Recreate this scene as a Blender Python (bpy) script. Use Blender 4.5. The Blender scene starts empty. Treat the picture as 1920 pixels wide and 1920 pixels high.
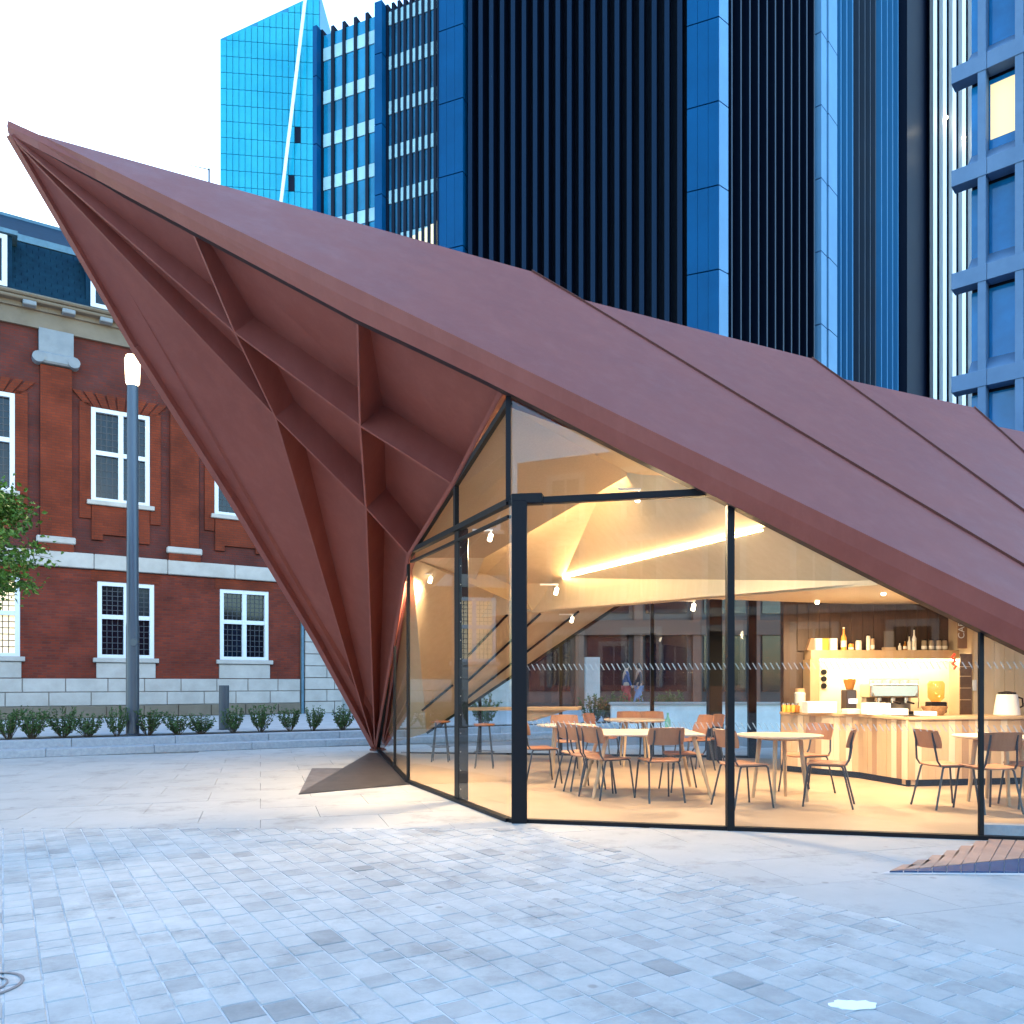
import bpy, math, random
from mathutils import Vector, Matrix
R = math.radians
random.seed(11)
S = bpy.context.scene
COL = S.collection

# ------------------------------------------------------------------ camera
FOC, HOR, CAMZ = 1500.0, 1280.0, 1.35      # focal length and horizon in photo pixels (1920 wide), eye height in metres
cam = bpy.data.cameras.new('camera'); camo = bpy.data.objects.new('camera', cam); COL.objects.link(camo)
camo.location = (0, 0, CAMZ); camo.rotation_euler = (R(90), 0, 0)
cam.sensor_width = 36; cam.sensor_fit = 'HORIZONTAL'
cam.lens = 36 * FOC / 1920; cam.shift_y = (HOR - 960) / 1920
cam.clip_start = 0.1; cam.clip_end = 3000
S.camera = camo

# ------------------------------------------------------------------ sky, sun, exposure (dusk: low soft light, exposed bright)
W = bpy.data.worlds.new('World'); S.world = W; W.use_nodes = True
wn, wl = W.node_tree.nodes, W.node_tree.links
wn.clear()
sky = wn.new('ShaderNodeTexSky'); sky.sky_type = 'NISHITA'; sky.sun_disc = False
SUN_EL, SUN_ROT = R(7), R(-38)
sky.sun_elevation = SUN_EL; sky.sun_rotation = SUN_ROT
sky.altitude = 0; sky.air_density = 1.0; sky.dust_density = 0.8; sky.ozone_density = 2.5
bg = wn.new('ShaderNodeBackground'); bg.inputs['Strength'].default_value = 0.15
wo = wn.new('ShaderNodeOutputWorld')
wl.new(sky.outputs[0], bg.inputs[0]); wl.new(bg.outputs[0], wo.inputs[0])
sun = bpy.data.lights.new('sun', 'SUN'); suno = bpy.data.objects.new('sun', sun); COL.objects.link(suno)
sun.energy = 0.12; sun.angle = R(25); sun.color = (1.0, 0.9, 0.82)
sd = Vector((math.sin(SUN_ROT) * math.cos(SUN_EL), math.cos(SUN_ROT) * math.cos(SUN_EL), math.sin(SUN_EL)))
suno.rotation_euler = sd.to_track_quat('Z', 'Y').to_euler(); suno.location = (0, 0, 60)
S.view_settings.view_transform = 'Standard'; S.view_settings.look = 'None'
S.view_settings.gamma = 1; S.view_settings.use_curve_mapping = False
S.view_settings.exposure = 3.5
S.render.engine = 'CYCLES'
cy = S.cycles
cy.use_denoising = True; cy.max_bounces = 8; cy.diffuse_bounces = 4; cy.glossy_bounces = 4
cy.transmission_bounces = 6; cy.transparent_max_bounces = 24
cy.caustics_reflective = False; cy.caustics_refractive = False; cy.sample_clamp_indirect = 6

# ------------------------------------------------------------------ helpers
def V(*a): return Vector(a)
def kx(px): return (px - 960) / FOC
def at(px, py, Y):                      # photo pixel at depth Y -> world point
    return Vector((kx(px) * Y, Y, CAMZ + (HOR - py) / FOC * Y))
def gr(px, py, z=0.0):                  # photo pixel on a horizontal plane -> world point
    return at(px, py, (CAMZ - z) * FOC / (py - HOR))
def ray(px, py): return Vector((kx(px), 1, (HOR - py) / FOC))
CAM = Vector((0, 0, CAMZ))
def hit(px, py, pl):                    # pixel ray onto plane (point, normal)
    d = ray(px, py); p, n = pl
    return CAM + d * ((p - CAM).dot(n) / d.dot(n))
def plane(a, b, c): return (a, (b - a).cross(c - a).normalized())

ORG = {}
class MB:
    def __init__(s): s.v = []; s.f = []
    def poly(s, pts):
        i = len(s.v); s.v += [Vector(p) for p in pts]; s.f.append(list(range(i, i + len(pts)))); return s
    def quadstrip(s, A, B):
        for i in range(len(A) - 1): s.poly([A[i], A[i + 1], B[i + 1], B[i]])
        return s
    def frame(s, c, ux, uy, uz):        # box from centre and three half-axes
        c, ux, uy, uz = map(Vector, (c, ux, uy, uz)); i = len(s.v)
        for a in (-1, 1):
            for b in (-1, 1):
                for d in (-1, 1): s.v.append(c + ux * a + uy * b + uz * d)
        for f in ((0, 1, 3, 2), (4, 6, 7, 5), (0, 4, 5, 1), (2, 3, 7, 6), (0, 2, 6, 4), (1, 5, 7, 3)):
            s.f.append([i + k for k in f])
        return s
    def box(s, x0, x1, y0, y1, z0, z1):
        return s.frame(((x0 + x1) / 2, (y0 + y1) / 2, (z0 + z1) / 2), ((x1 - x0) / 2, 0, 0), (0, (y1 - y0) / 2, 0), (0, 0, (z1 - z0) / 2))
    def bar(s, a, b, w, h, up=(0, 0, 1)):   # rectangular bar a->b, w sideways, h along 'up'
        a, b = Vector(a), Vector(b); d = (b - a).normalized(); up = Vector(up)
        sd_ = d.cross(up)
        if sd_.length < 1e-5: sd_ = d.cross(Vector((0, 1, 0)))
        sd_.normalize(); u2 = sd_.cross(d).normalized()
        return s.frame((a + b) / 2, (b - a) / 2, sd_ * w / 2, u2 * h / 2)
    def slab(s, pts, n, t):             # polygon thickened along n by t (closed)
        n = Vector(n).normalized() * t; pts = [Vector(p) for p in pts]; i = len(s.v); k = len(pts)
        s.v += pts + [p + n for p in pts]
        s.f.append(list(range(i, i + k))[::-1]); s.f.append(list(range(i + k, i + 2 * k)))
        for j in range(k): s.f.append([i + j, i + (j + 1) % k, i + k + (j + 1) % k, i + k + j])
        return s
    def tube(s, pts, r, n=8, cap=True):
        pts = [Vector(p) for p in pts]; m = len(pts); rs = r if isinstance(r, (list, tuple)) else [r] * m
        i0 = len(s.v); prev = None
        for j, p in enumerate(pts):
            d = (pts[min(j + 1, m - 1)] - pts[max(j - 1, 0)]).normalized()
            if prev is None:
                x = d.cross(Vector((0, 0, 1)))
                if x.length < 1e-4: x = d.cross(Vector((0, 1, 0)))
            else: x = prev - d * prev.dot(d)
            x.normalize(); prev = x; y = d.cross(x)
            for q in range(n):
                a = 2 * math.pi * q / n; s.v.append(p + (x * math.cos(a) + y * math.sin(a)) * rs[j])
        for j in range(m - 1):
            for q in range(n):
                s.f.append([i0 + j * n + q, i0 + j * n + (q + 1) % n, i0 + (j + 1) * n + (q + 1) % n, i0 + (j + 1) * n + q])
        if cap:
            s.f.append([i0 + q for q in range(n)][::-1]); s.f.append([i0 + (m - 1) * n + q for q in range(n)])
        return s
    def lathe(s, c, prof, n=16):        # profile [(r, z)] about a vertical axis
        c = Vector(c); i0 = len(s.v)
        for r, z in prof:
            for q in range(n):
                a = 2 * math.pi * q / n; s.v.append(c + Vector((r * math.cos(a), r * math.sin(a), z)))
        for j in range(len(prof) - 1):
            for q in range(n):
                s.f.append([i0 + j * n + q, i0 + j * n + (q + 1) % n, i0 + (j + 1) * n + (q + 1) % n, i0 + (j + 1) * n + q])
        s.f.append([i0 + q for q in range(n)][::-1]); s.f.append([i0 + (len(prof) - 1) * n + q for q in range(n)])
        return s
    def build(s, name, mat, parent=None, smooth=False, bevel=0, seg=1, label=None):
        org = ORG.get(parent.name, Vector()) if parent else Vector()
        me = bpy.data.meshes.new(name)
        me.from_pydata([tuple(v - org) for v in s.v], [], s.f); me.update()
        import bmesh
        bm = bmesh.new(); bm.from_mesh(me); bmesh.ops.recalc_face_normals(bm, faces=bm.faces); bm.to_mesh(me); bm.free()
        if mat: me.materials.append(mat)
        o = bpy.data.objects.new(name, me); COL.objects.link(o)
        if smooth:
            me.polygons.foreach_set('use_smooth', [True] * len(me.polygons))
            try: me.set_sharp_from_angle(angle=R(40))
            except Exception: pass
        if bevel:
            b = o.modifiers.new('bevel', 'BEVEL'); b.width = bevel; b.segments = seg; b.limit_method = 'ANGLE'
        if parent: o.parent = parent; ORG[o.name] = org
        if label: o['label'] = label
        return o
def tag(o, label, cat, group=None):
    o['label'] = label; o['category'] = cat
    if group: o['group'] = group
    return o
def thing(name, label, cat, loc=(0, 0, 0), group=None):
    o = bpy.data.objects.new(name, None); COL.objects.link(o); o.location = loc; o.empty_display_size = .2
    ORG[o.name] = Vector(loc); return tag(o, label, cat, group)
def struct(o): o['kind'] = 'structure'; return o
def copy_tree(o, parent=None):
    c = o.copy(); COL.objects.link(c); c.parent = parent
    for ch in list(o.children): copy_tree(ch, c)
    return c

# ------------------------------------------------------------------ materials
def nodes(m): m.use_nodes = True; return m.node_tree.nodes, m.node_tree.links
def mat(name, col, rough=.6, metal=0., var=.0, vscale=3., bump=0., bscale=40., spec=.5, col2=None, stretch=None, detail=6):
    m = bpy.data.materials.new(name); n, l = nodes(m); b = n['Principled BSDF']
    b.inputs['Roughness'].default_value = rough; b.inputs['Metallic'].default_value = metal
    b.inputs['Specular IOR Level'].default_value = spec
    c = (*col, 1)
    b.inputs['Base Color'].default_value = c
    if var or bump or col2:
        tc = n.new('ShaderNodeTexCoord'); mp = n.new('ShaderNodeMapping'); l.new(tc.outputs['Object'], mp.inputs[0])
        if stretch: mp.inputs['Scale'].default_value = stretch
    if var or col2:
        nz = n.new('ShaderNodeTexNoise'); nz.inputs['Scale'].default_value = vscale; nz.inputs['Detail'].default_value = detail
        nz.inputs['Roughness'].default_value = .65
        l.new(mp.outputs[0], nz.inputs['Vector'])
        mx = n.new('ShaderNodeMix'); mx.data_type = 'RGBA'
        a = col; d = col2 if col2 else tuple(min(1, x * (1 + var)) for x in col)
        a = a if col2 else tuple(x * (1 - var) for x in col)
        mx.inputs[6].default_value = (*a, 1); mx.inputs[7].default_value = (*d, 1)
        rp = n.new('ShaderNodeMapRange'); rp.inputs[1].default_value = .32; rp.inputs[2].default_value = .68
        l.new(nz.outputs[0], rp.inputs[0]); l.new(rp.outputs[0], mx.inputs[0]); l.new(mx.outputs[2], b.inputs['Base Color'])
        m['mix'] = mx.name
    if bump:
        n2 = n.new('ShaderNodeTexNoise'); n2.inputs['Scale'].default_value = bscale; n2.inputs['Detail'].default_value = 5
        l.new(mp.outputs[0], n2.inputs['Vector'])
        bp = n.new('ShaderNodeBump'); bp.inputs['Strength'].default_value = bump; bp.inputs['Distance'].default_value = .01
        l.new(n2.outputs[0], bp.inputs['Height']); l.new(bp.outputs[0], b.inputs['Normal'])
    return m
def emit(name, col, s):
    m = bpy.data.materials.new(name); n, l = nodes(m); b = n['Principled BSDF']
    b.inputs['Base Color'].default_value = (*col, 1); b.inputs['Emission Color'].default_value = (*col, 1)
    b.inputs['Emission Strength'].default_value = s; return m
def glass(name, tint=(1, 1, 1), refl=1.0, rough=0.0):
    m = bpy.data.materials.new(name); n, l = nodes(m); n.clear()
    t = n.new('ShaderNodeBsdfTransparent'); t.inputs[0].default_value = (*tint, 1)
    g = n.new('ShaderNodeBsdfGlossy'); g.inputs['Roughness'].default_value = rough
    ge = n.new('ShaderNodeNewGeometry'); dt = n.new('ShaderNodeVectorMath'); dt.operation = 'DOT_PRODUCT'
    l.new(ge.outputs['Normal'], dt.inputs[0]); l.new(ge.outputs['Incoming'], dt.inputs[1])
    ab = n.new('ShaderNodeMath'); ab.operation = 'ABSOLUTE'; l.new(dt.outputs['Value'], ab.inputs[0])
    om = n.new('ShaderNodeMath'); om.operation = 'SUBTRACT'; om.inputs[0].default_value = 1; om.use_clamp = True; l.new(ab.outputs[0], om.inputs[1])
    pw = n.new('ShaderNodeMath'); pw.operation = 'POWER'; pw.inputs[1].default_value = 5; l.new(om.outputs[0], pw.inputs[0])
    f = n.new('ShaderNodeMath'); f.operation = 'MULTIPLY_ADD'; f.inputs[1].default_value = .94; f.inputs[2].default_value = .06; l.new(pw.outputs[0], f.inputs[0])
    mu = n.new('ShaderNodeMath'); mu.operation = 'MULTIPLY'; mu.inputs[1].default_value = refl; mu.use_clamp = True
    mx = n.new('ShaderNodeMixShader'); o = n.new('ShaderNodeOutputMaterial')
    l.new(f.outputs[0], mu.inputs[0]); l.new(mu.outputs[0], mx.inputs[0]); l.new(t.outputs[0], mx.inputs[1]); l.new(g.outputs[0], mx.inputs[2])
    l.new(mx.outputs[0], o.inputs[0]); return m
def brickmat(name, c1, c2, mortar, u, scale=1.0, bw=.225, bh=.075):
    m = bpy.data.materials.new(name); n, l = nodes(m); b = n['Principled BSDF']; b.inputs['Roughness'].default_value = .85
    b.inputs['Specular IOR Level'].default_value = .2
    ge = n.new('ShaderNodeNewGeometry'); dp = n.new('ShaderNodeVectorMath'); dp.operation = 'DOT_PRODUCT'
    dp.inputs[1].default_value = (u[0], u[1], 0); l.new(ge.outputs['Position'], dp.inputs[0])
    sx = n.new('ShaderNodeSeparateXYZ'); l.new(ge.outputs['Position'], sx.inputs[0])
    cx = n.new('ShaderNodeCombineXYZ'); l.new(dp.outputs['Value'], cx.inputs[0]); l.new(sx.outputs[2], cx.inputs[1])
    br = n.new('ShaderNodeTexBrick'); br.inputs['Color1'].default_value = (*c1, 1); br.inputs['Color2'].default_value = (*c2, 1)
    br.inputs['Mortar'].default_value = (*mortar, 1); br.inputs['Scale'].default_value = scale
    br.inputs['Brick Width'].default_value = bw; br.inputs['Row Height'].default_value = bh; br.inputs['Mortar Size'].default_value = .010
    br.inputs['Mortar Smooth'].default_value = .2
    l.new(cx.outputs[0], br.inputs['Vector'])
    nz = n.new('ShaderNodeTexNoise'); nz.inputs['Scale'].default_value = 1.3; nz.inputs['Detail'].default_value = 8; l.new(ge.outputs['Position'], nz.inputs['Vector'])
    mx = n.new('ShaderNodeMix'); mx.data_type = 'RGBA'; mx.blend_type = 'MULTIPLY'; mx.inputs[0].default_value = .55
    cr = n.new('ShaderNodeMapRange'); cr.inputs[1].default_value = .3; cr.inputs[2].default_value = .7; cr.inputs[3].default_value = .5; cr.inputs[4].default_value = 1.5
    l.new(nz.outputs[0], cr.inputs[0]); l.new(br.outputs[0], mx.inputs[6]); l.new(cr.outputs[0], mx.inputs[7]); l.new(mx.outputs[2], b.inputs['Base Color'])
    bp = n.new('ShaderNodeBump'); bp.inputs['Strength'].default_value = .5; bp.inputs['Distance'].default_value = .01
    inv = n.new('ShaderNodeMath'); inv.operation = 'SUBTRACT'; inv.inputs[0].default_value = 1; l.new(br.outputs['Fac'], inv.inputs[1])
    l.new(inv.outputs[0], bp.inputs['Height']); l.new(bp.outputs[0], b.inputs['Normal'])
    return m
def tonemat(name, lo, hi, rough=.75, bump=.25, bscale=60., vs=5.):
    """stone whose lightness comes from the per-mesh 'tone' attribute plus fine mottling"""
    m = bpy.data.materials.new(name); n, l = nodes(m); b = n['Principled BSDF']; b.inputs['Roughness'].default_value = rough
    b.inputs['Specular IOR Level'].default_value = .35
    a = n.new('ShaderNodeAttribute'); a.attribute_name = 'tone'
    ge = n.new('ShaderNodeNewGeometry')
    nz = n.new('ShaderNodeTexNoise'); nz.inputs['Scale'].default_value = vs; nz.inputs['Detail'].default_value = 9; nz.inputs['Roughness'].default_value = .7
    l.new(ge.outputs['Position'], nz.inputs['Vector'])
    mr = n.new('ShaderNodeMapRange'); mr.inputs[1].default_value = .3; mr.inputs[2].default_value = .7; mr.inputs[3].default_value = -.22; mr.inputs[4].default_value = .22
    l.new(nz.outputs[0], mr.inputs[0])
    nl = n.new('ShaderNodeTexNoise'); nl.inputs['Scale'].default_value = .55; nl.inputs['Detail'].default_value = 4; l.new(ge.outputs['Position'], nl.inputs['Vector'])
    ml = n.new('ShaderNodeMapRange'); ml.inputs[1].default_value = .3; ml.inputs[2].default_value = .7; ml.inputs[3].default_value = -.24; ml.inputs[4].default_value = .20
    l.new(nl.outputs[0], ml.inputs[0])
    ad = n.new('ShaderNodeMath'); ad.operation = 'ADD'; l.new(a.outputs['Fac'], ad.inputs[0]); l.new(mr.outputs[0], ad.inputs[1])
    ad2 = n.new('ShaderNodeMath'); ad2.operation = 'ADD'; ad2.use_clamp = True; l.new(ad.outputs[0], ad2.inputs[0]); l.new(ml.outputs[0], ad2.inputs[1])
    mx = n.new('ShaderNodeMix'); mx.data_type = 'RGBA'; mx.inputs[6].default_value = (*lo, 1); mx.inputs[7].default_value = (*hi, 1)
    l.new(ad2.outputs[0], mx.inputs[0])
    vo = n.new('ShaderNodeTexVoronoi'); vo.inputs['Scale'].default_value = 3.1; vo.inputs['Randomness'].default_value = 1; l.new(ge.outputs['Position'], vo.inputs['Vector'])
    sp = n.new('ShaderNodeMapRange'); sp.inputs[1].default_value = .05; sp.inputs[2].default_value = .09; sp.inputs[3].default_value = .5; sp.inputs[4].default_value = 0; l.new(vo.outputs['Distance'], sp.inputs[0])
    gm = n.new('ShaderNodeMix'); gm.data_type = 'RGBA'; gm.inputs[7].default_value = (.14, .135, .13, 1); l.new(sp.outputs[0], gm.inputs[0]); l.new(mx.outputs[2], gm.inputs[6])
    sn = n.new('ShaderNodeTexNoise'); sn.inputs['Scale'].default_value = 1.7; sn.inputs['Detail'].default_value = 10; sn.inputs['Roughness'].default_value = .75; l.new(ge.outputs['Position'], sn.inputs['Vector'])
    sr = n.new('ShaderNodeMapRange'); sr.inputs[1].default_value = .52; sr.inputs[2].default_value = .68; sr.inputs[4].default_value = .6; l.new(sn.outputs[0], sr.inputs[0])
    st2 = n.new('ShaderNodeMix'); st2.data_type = 'RGBA'; st2.inputs[7].default_value = (.19, .18, .17, 1); l.new(sr.outputs[0], st2.inputs[0]); l.new(gm.outputs[2], st2.inputs[6])
    l.new(st2.outputs[2], b.inputs['Base Color'])
    n2 = n.new('ShaderNodeTexNoise'); n2.inputs['Scale'].default_value = bscale; n2.inputs['Detail'].default_value = 6; l.new(ge.outputs['Position'], n2.inputs['Vector'])
    bp = n.new('ShaderNodeBump'); bp.inputs['Strength'].default_value = bump; bp.inputs['Distance'].default_value = .004
    l.new(n2.outputs[0], bp.inputs['Height']); l.new(bp.outputs[0], b.inputs['Normal']); return m
def set_tone(me, vals):
    at_ = me.attributes.new('tone', 'FLOAT', 'FACE'); at_.data.foreach_set('value', vals)

M = {}
def steelmat(name):
    m = bpy.data.materials.new(name); n, l = nodes(m); b = n['Principled BSDF']; b.inputs['Specular IOR Level'].default_value = .38
    ge = n.new('ShaderNodeNewGeometry')
    def noise(scale, det, lo, hi, vec=None, stretch=None):
        mp = n.new('ShaderNodeMapping'); mp.inputs['Scale'].default_value = stretch or (1, 1, 1); l.new(ge.outputs['Position'], mp.inputs[0])
        z = n.new('ShaderNodeTexNoise'); z.inputs['Scale'].default_value = scale; z.inputs['Detail'].default_value = det; z.inputs['Roughness'].default_value = .7; l.new(mp.outputs[0], z.inputs['Vector'])
        r_ = n.new('ShaderNodeMapRange'); r_.inputs[1].default_value = lo; r_.inputs[2].default_value = hi; l.new(z.outputs[0], r_.inputs[0]); return r_
    a = noise(1.1, 8, .3, .7); s_ = noise(2.0, 6, .45, .75, stretch=(2.6, 2.6, .35)); d = noise(26, 4, .60, .74); fi = noise(160, 3, .3, .7)
    m1 = n.new('ShaderNodeMix'); m1.data_type = 'RGBA'; m1.inputs[6].default_value = (.215, .051, .036, 1); m1.inputs[7].default_value = (.25, .067, .050, 1); l.new(a.outputs[0], m1.inputs[0])
    m2 = n.new('ShaderNodeMix'); m2.data_type = 'RGBA'; m2.inputs[7].default_value = (.31, .095, .072, 1); l.new(m1.outputs[2], m2.inputs[6])
    k = n.new('ShaderNodeMath'); k.operation = 'MULTIPLY'; k.inputs[1].default_value = .4; l.new(s_.outputs[0], k.inputs[0]); l.new(k.outputs[0], m2.inputs[0])
    m3 = n.new('ShaderNodeMix'); m3.data_type = 'RGBA'; m3.inputs[7].default_value = (.36, .15, .12, 1); l.new(m2.outputs[2], m3.inputs[6])
    k2 = n.new('ShaderNodeMath'); k2.operation = 'MULTIPLY'; k2.inputs[1].default_value = .10; l.new(d.outputs[0], k2.inputs[0]); l.new(k2.outputs[0], m3.inputs[0])
    l.new(m3.outputs[2], b.inputs['Base Color'])
    rr = n.new('ShaderNodeMapRange'); rr.inputs[3].default_value = .46; rr.inputs[4].default_value = .66; l.new(a.outputs[0], rr.inputs[0]); l.new(rr.outputs[0], b.inputs['Roughness'])
    bp = n.new('ShaderNodeBump'); bp.inputs['Strength'].default_value = .06; bp.inputs['Distance'].default_value = .01; l.new(fi.outputs[0], bp.inputs['Height'])
    b2 = n.new('ShaderNodeBump'); b2.inputs['Strength'].default_value = .05; b2.inputs['Distance'].default_value = .05; l.new(a.outputs[0], b2.inputs['Height']); l.new(bp.outputs[0], b2.inputs['Normal'])
    l.new(b2.outputs[0], b.inputs['Normal']); return m
M['steel'] = steelmat('weathered_steel')
M['lip_shade'] = mat('dark_lip_shade', (.028, .014, .018), rough=.6, spec=.2)  # near-black colour stands in for shade under the eave lip
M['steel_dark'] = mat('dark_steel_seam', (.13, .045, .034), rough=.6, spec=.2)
M['black'] = mat('black_powdercoat', (.006, .006, .008), rough=.5, spec=.2)
M['glass'] = glass('clear_glass', (.97, .985, .98), 1.0)
M['glass_back'] = glass('clear_glass_rear', (.93, .96, .97), 1.0)
M['lining'] = mat('timber_lining', (.53, .42, .285), rough=.55, col2=(.57, .46, .32), vscale=1.2, stretch=(9, 9, .7), spec=.3)
M['perf'] = mat('perforated_lining', (.36, .25, .15), rough=.6, col2=(.41, .29, .18), vscale=60, spec=.2)
M['floor'] = mat('resin_floor', (.33, .235, .155), rough=.42, col2=(.39, .285, .195), vscale=1.1, spec=.4)
M['led'] = emit('led_strip', (1, .74, .38), 9)
def frit(name):
    m = bpy.data.materials.new(name); n, l = nodes(m); o = n['Material Output']; b = n['Principled BSDF']; b.inputs['Base Color'].default_value = (.55, .52, .46, 1); b.inputs['Roughness'].default_value = .8
    t = n.new('ShaderNodeBsdfTransparent'); mx = n.new('ShaderNodeMixShader'); mx.inputs[0].default_value = .6; l.new(t.outputs[0], mx.inputs[1]); l.new(b.outputs[0], mx.inputs[2]); l.new(mx.outputs[0], o.inputs[0]); return m
M['frit'] = frit('glass_dash')

# ================================================================== GROUND
M['ground'] = mat('plaza_base', (.42, .42, .43), rough=.85, var=.15, vscale=.8, bump=.2)
M['paver'] = tonemat('granite_paver', (.22, .22, .22), (.50, .492, .478))
M['slab'] = tonemat('stone_slab', (.33, .325, .315), (.43, .42, .405), bump=.12, vs=3.0)
M['joint'] = mat('pale_joint_sand', (.47, .47, .465), rough=.95, var=.2, vscale=9)
M['step'] = mat('granite_step', (.27, .29, .32), rough=.7, col2=(.37, .39, .42), vscale=14, bump=.15)
M['soil'] = mat('dark_soil', (.018, .011, .009), rough=1, bump=1, bscale=60)
M['pave2'] = mat('pale_pavement', (.40, .41, .42), rough=.8, var=.12, vscale=2.5)

g = MB(); g.poly([(-400, -120, -.06), (400, -120, -.06), (400, 700, -.06), (-400, 700, -.06)])
ground = struct(g.build('plaza_ground', M['ground']))

def clip(poly, n, c):                 # keep points with n.p >= c (2-D)
    out = []
    for i in range(len(poly)):
        p, q = poly[i], poly[(i + 1) % len(poly)]
        a = n[0] * p[0] + n[1] * p[1] - c; b = n[0] * q[0] + n[1] * q[1] - c
        if a >= 0: out.append(p)
        if a * b < 0:
            t = a / (a - b); out.append((p[0] + (q[0] - p[0]) * t, p[1] + (q[1] - p[1]) * t))
    return out
def area(p): return abs(sum(p[i][0] * p[(i + 1) % len(p)][1] - p[(i + 1) % len(p)][0] * p[i][1] for i in range(len(p)))) / 2
L1 = 7.42                              # far edge of the granite setts
La, Lb = V(.196, 7.42), V(2.75, 3.62)  # right edge of the granite setts: a line running forward and right
ln = V(-(Lb - La)[1], (Lb - La)[0]).normalized()
if ln.dot(V(0, 4) - La) < 0: ln = -ln
HP_SETTS = [((0, -1), -L1), ((ln[0], ln[1]), ln.dot(La))]
tones = [.26, .42, .48, .54, .58, .6, .62, .64, .66, .68, .7, .74]

paving = MB().poly([(-14, -3, -.004), (9, -3, -.004), (9, L1, -.004), (-14, L1, -.004)]).build('granite_paving', M['joint'])
struct(paving)
du, dv = V(-.537, .8436), V(.8436, .537)      # long joints / short joints of the setts
items = []
for r in range(-50, 75):
    w = .152; s = -6 + random.random() * .3
    while s < 13:
        ln_ = random.choice((.14, .16, .18, .2, .24))
        a0, a1, b0, b1 = s + .0025, s + ln_ - .0025, r * w + .0035, (r + 1) * w - .0035
        s += ln_
        q = [du * a0 + dv * b0, du * a1 + dv * b0, du * a1 + dv * b1, du * a0 + dv * b1]
        q = [(p[0], p[1]) for p in q]
        cx_, cy_ = sum(p[0] for p in q) / 4, sum(p[1] for p in q) / 4
        if cy_ < 1.5 or cy_ > L1 + .3 or abs(cx_) > .66 * cy_ + 1.2: continue
        full = q
        for n_, c_ in HP_SETTS: q = clip(q, n_, c_) if q else q
        if len(q) < 3 or area(q) < .004: continue
        vis = cy_ > 3.05 and abs(cx_) < .64 * cy_ + .15
        items.append((0 if vis else 1, cy_, q, (cx_, cy_), ln_, len(q) == 4 and abs(area(q) - area(full)) < 1e-6))
items.sort(key=lambda i: i[:2])
def cluster_tone(c):                  # dark setts gather in loose streaks
    t = random.random()
    z = math.sin(c[0] * 1.9 + c[1] * .8) + math.sin(c[1] * 2.3 - c[0] * 1.1)
    return tones[min(11, max(0, int((t ** .62) * 12 - (1.6 if z > .8 else 0))))]
sett_mesh = {}
def sett_proto(ln_, tn):
    k = (ln_, tn)
    if k not in sett_mesh:
        b_ = MB(); hl, hw = ln_ / 2 - .0025, .0735
        bv = .004
        top = [(-hl + bv, -hw + bv, 0), (hl - bv, -hw + bv, 0), (hl - bv, hw - bv, 0), (-hl + bv, hw - bv, 0)]
        mid = [(-hl, -hw, -.006), (hl, -hw, -.006), (hl, hw, -.006), (-hl, hw, -.006)]
        low = [(x, y, -.03) for x, y, z in mid]
        b_.poly(top); b_.quadstrip(top + top[:1], mid + mid[:1]); b_.quadstrip(mid + mid[:1], low + low[:1])
        me = bpy.data.meshes.new('paver'); me.from_pydata([tuple(v) for v in b_.v], [], b_.f)
        me.materials.append(M['paver']); set_tone(me, [tn] * len(me.polygons)); sett_mesh[k] = me
    return sett_mesh[k]
rotz = math.atan2(du[1], du[0])
stuff = MB(); stone = []; nind = 0
for vis, cy_, q, c, ln_, whole in items:
    tn = cluster_tone(c); dz = random.uniform(-.0025, .0025)
    if whole and nind < 300 and vis == 0:
        o = bpy.data.objects.new('paver', sett_proto(ln_, tn)); COL.objects.link(o); o.parent = paving
        o.location = (c[0], c[1], dz); o.rotation_euler = (random.uniform(-.006, .006), random.uniform(-.006, .006), rotz); nind += 1
    else:
        k0 = len(stuff.f); pc = V(*c)
        ins = [V(*c) + (V(*p) - pc) * .95 for p in q]
        stuff.poly([(p[0], p[1], dz) for p in ins])
        lo = [(p[0], p[1], -.008) for p in q]; hi = [(p[0], p[1], dz) for p in ins]
        stuff.quadstrip(hi + hi[:1], lo + lo[:1]); stone += [tn] * (len(stuff.f) - k0)
o = stuff.build('paver_field', M['paver'], paving); set_tone(o.data, stone); o['kind'] = 'stuff'

# large pale slabs round the pavilion
slabs = MB().poly([(-20, L1, -.02), (14, L1, -.02), (14, 24, -.02), (-20, 24, -.02)]).poly([(.1, L1, -.02), (14, L1, -.02), (14, -2, -.02), (2.0, -2, -.02)])
slabbase = struct(slabs.build('slab_paving', mat('slab_joint', (.18, .175, .17), rough=.95)))
su, sv = V(-.30, .954), V(.954, .30)
cnt = []
for i in range(-20, 26):
    for j in range(-12, 28):
        off = .5 * (i % 2)
        a0, b0 = i * .75 + .0025, (j + off) * 1.15 + .0025
        q0 = [su * a + sv * b for a, b in ((a0, b0), (a0 + .745, b0), (a0 + .745, b0 + 1.145), (a0, b0 + 1.145))]
        q0 = [(p[0], p[1]) for p in q0]
        for reg in (0, 1):
            q = clip(q0, (0, 1), L1 + .001) if reg == 0 else clip(clip(q0, (0, -1), -L1 + .001), (-ln[0], -ln[1]), -ln.dot(La))
            if len(q) < 3 or area(q) < .01: continue
            cx_, cy_ = sum(p[0] for p in q) / len(q), sum(p[1] for p in q) / len(q)
            if cy_ < 2 or abs(cx_) > .66 * cy_ + .8 or cy_ > 17.4 + .5 * (cx_ + 3): continue
            if cy_ > 17 or (cx_ > .4 and cy_ > 8.2 and cy_ < 14): continue      # under the pavilion floor or behind the steps
            cnt.append((cy_, q))
cnt.sort(key=lambda a: a[0])
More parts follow.
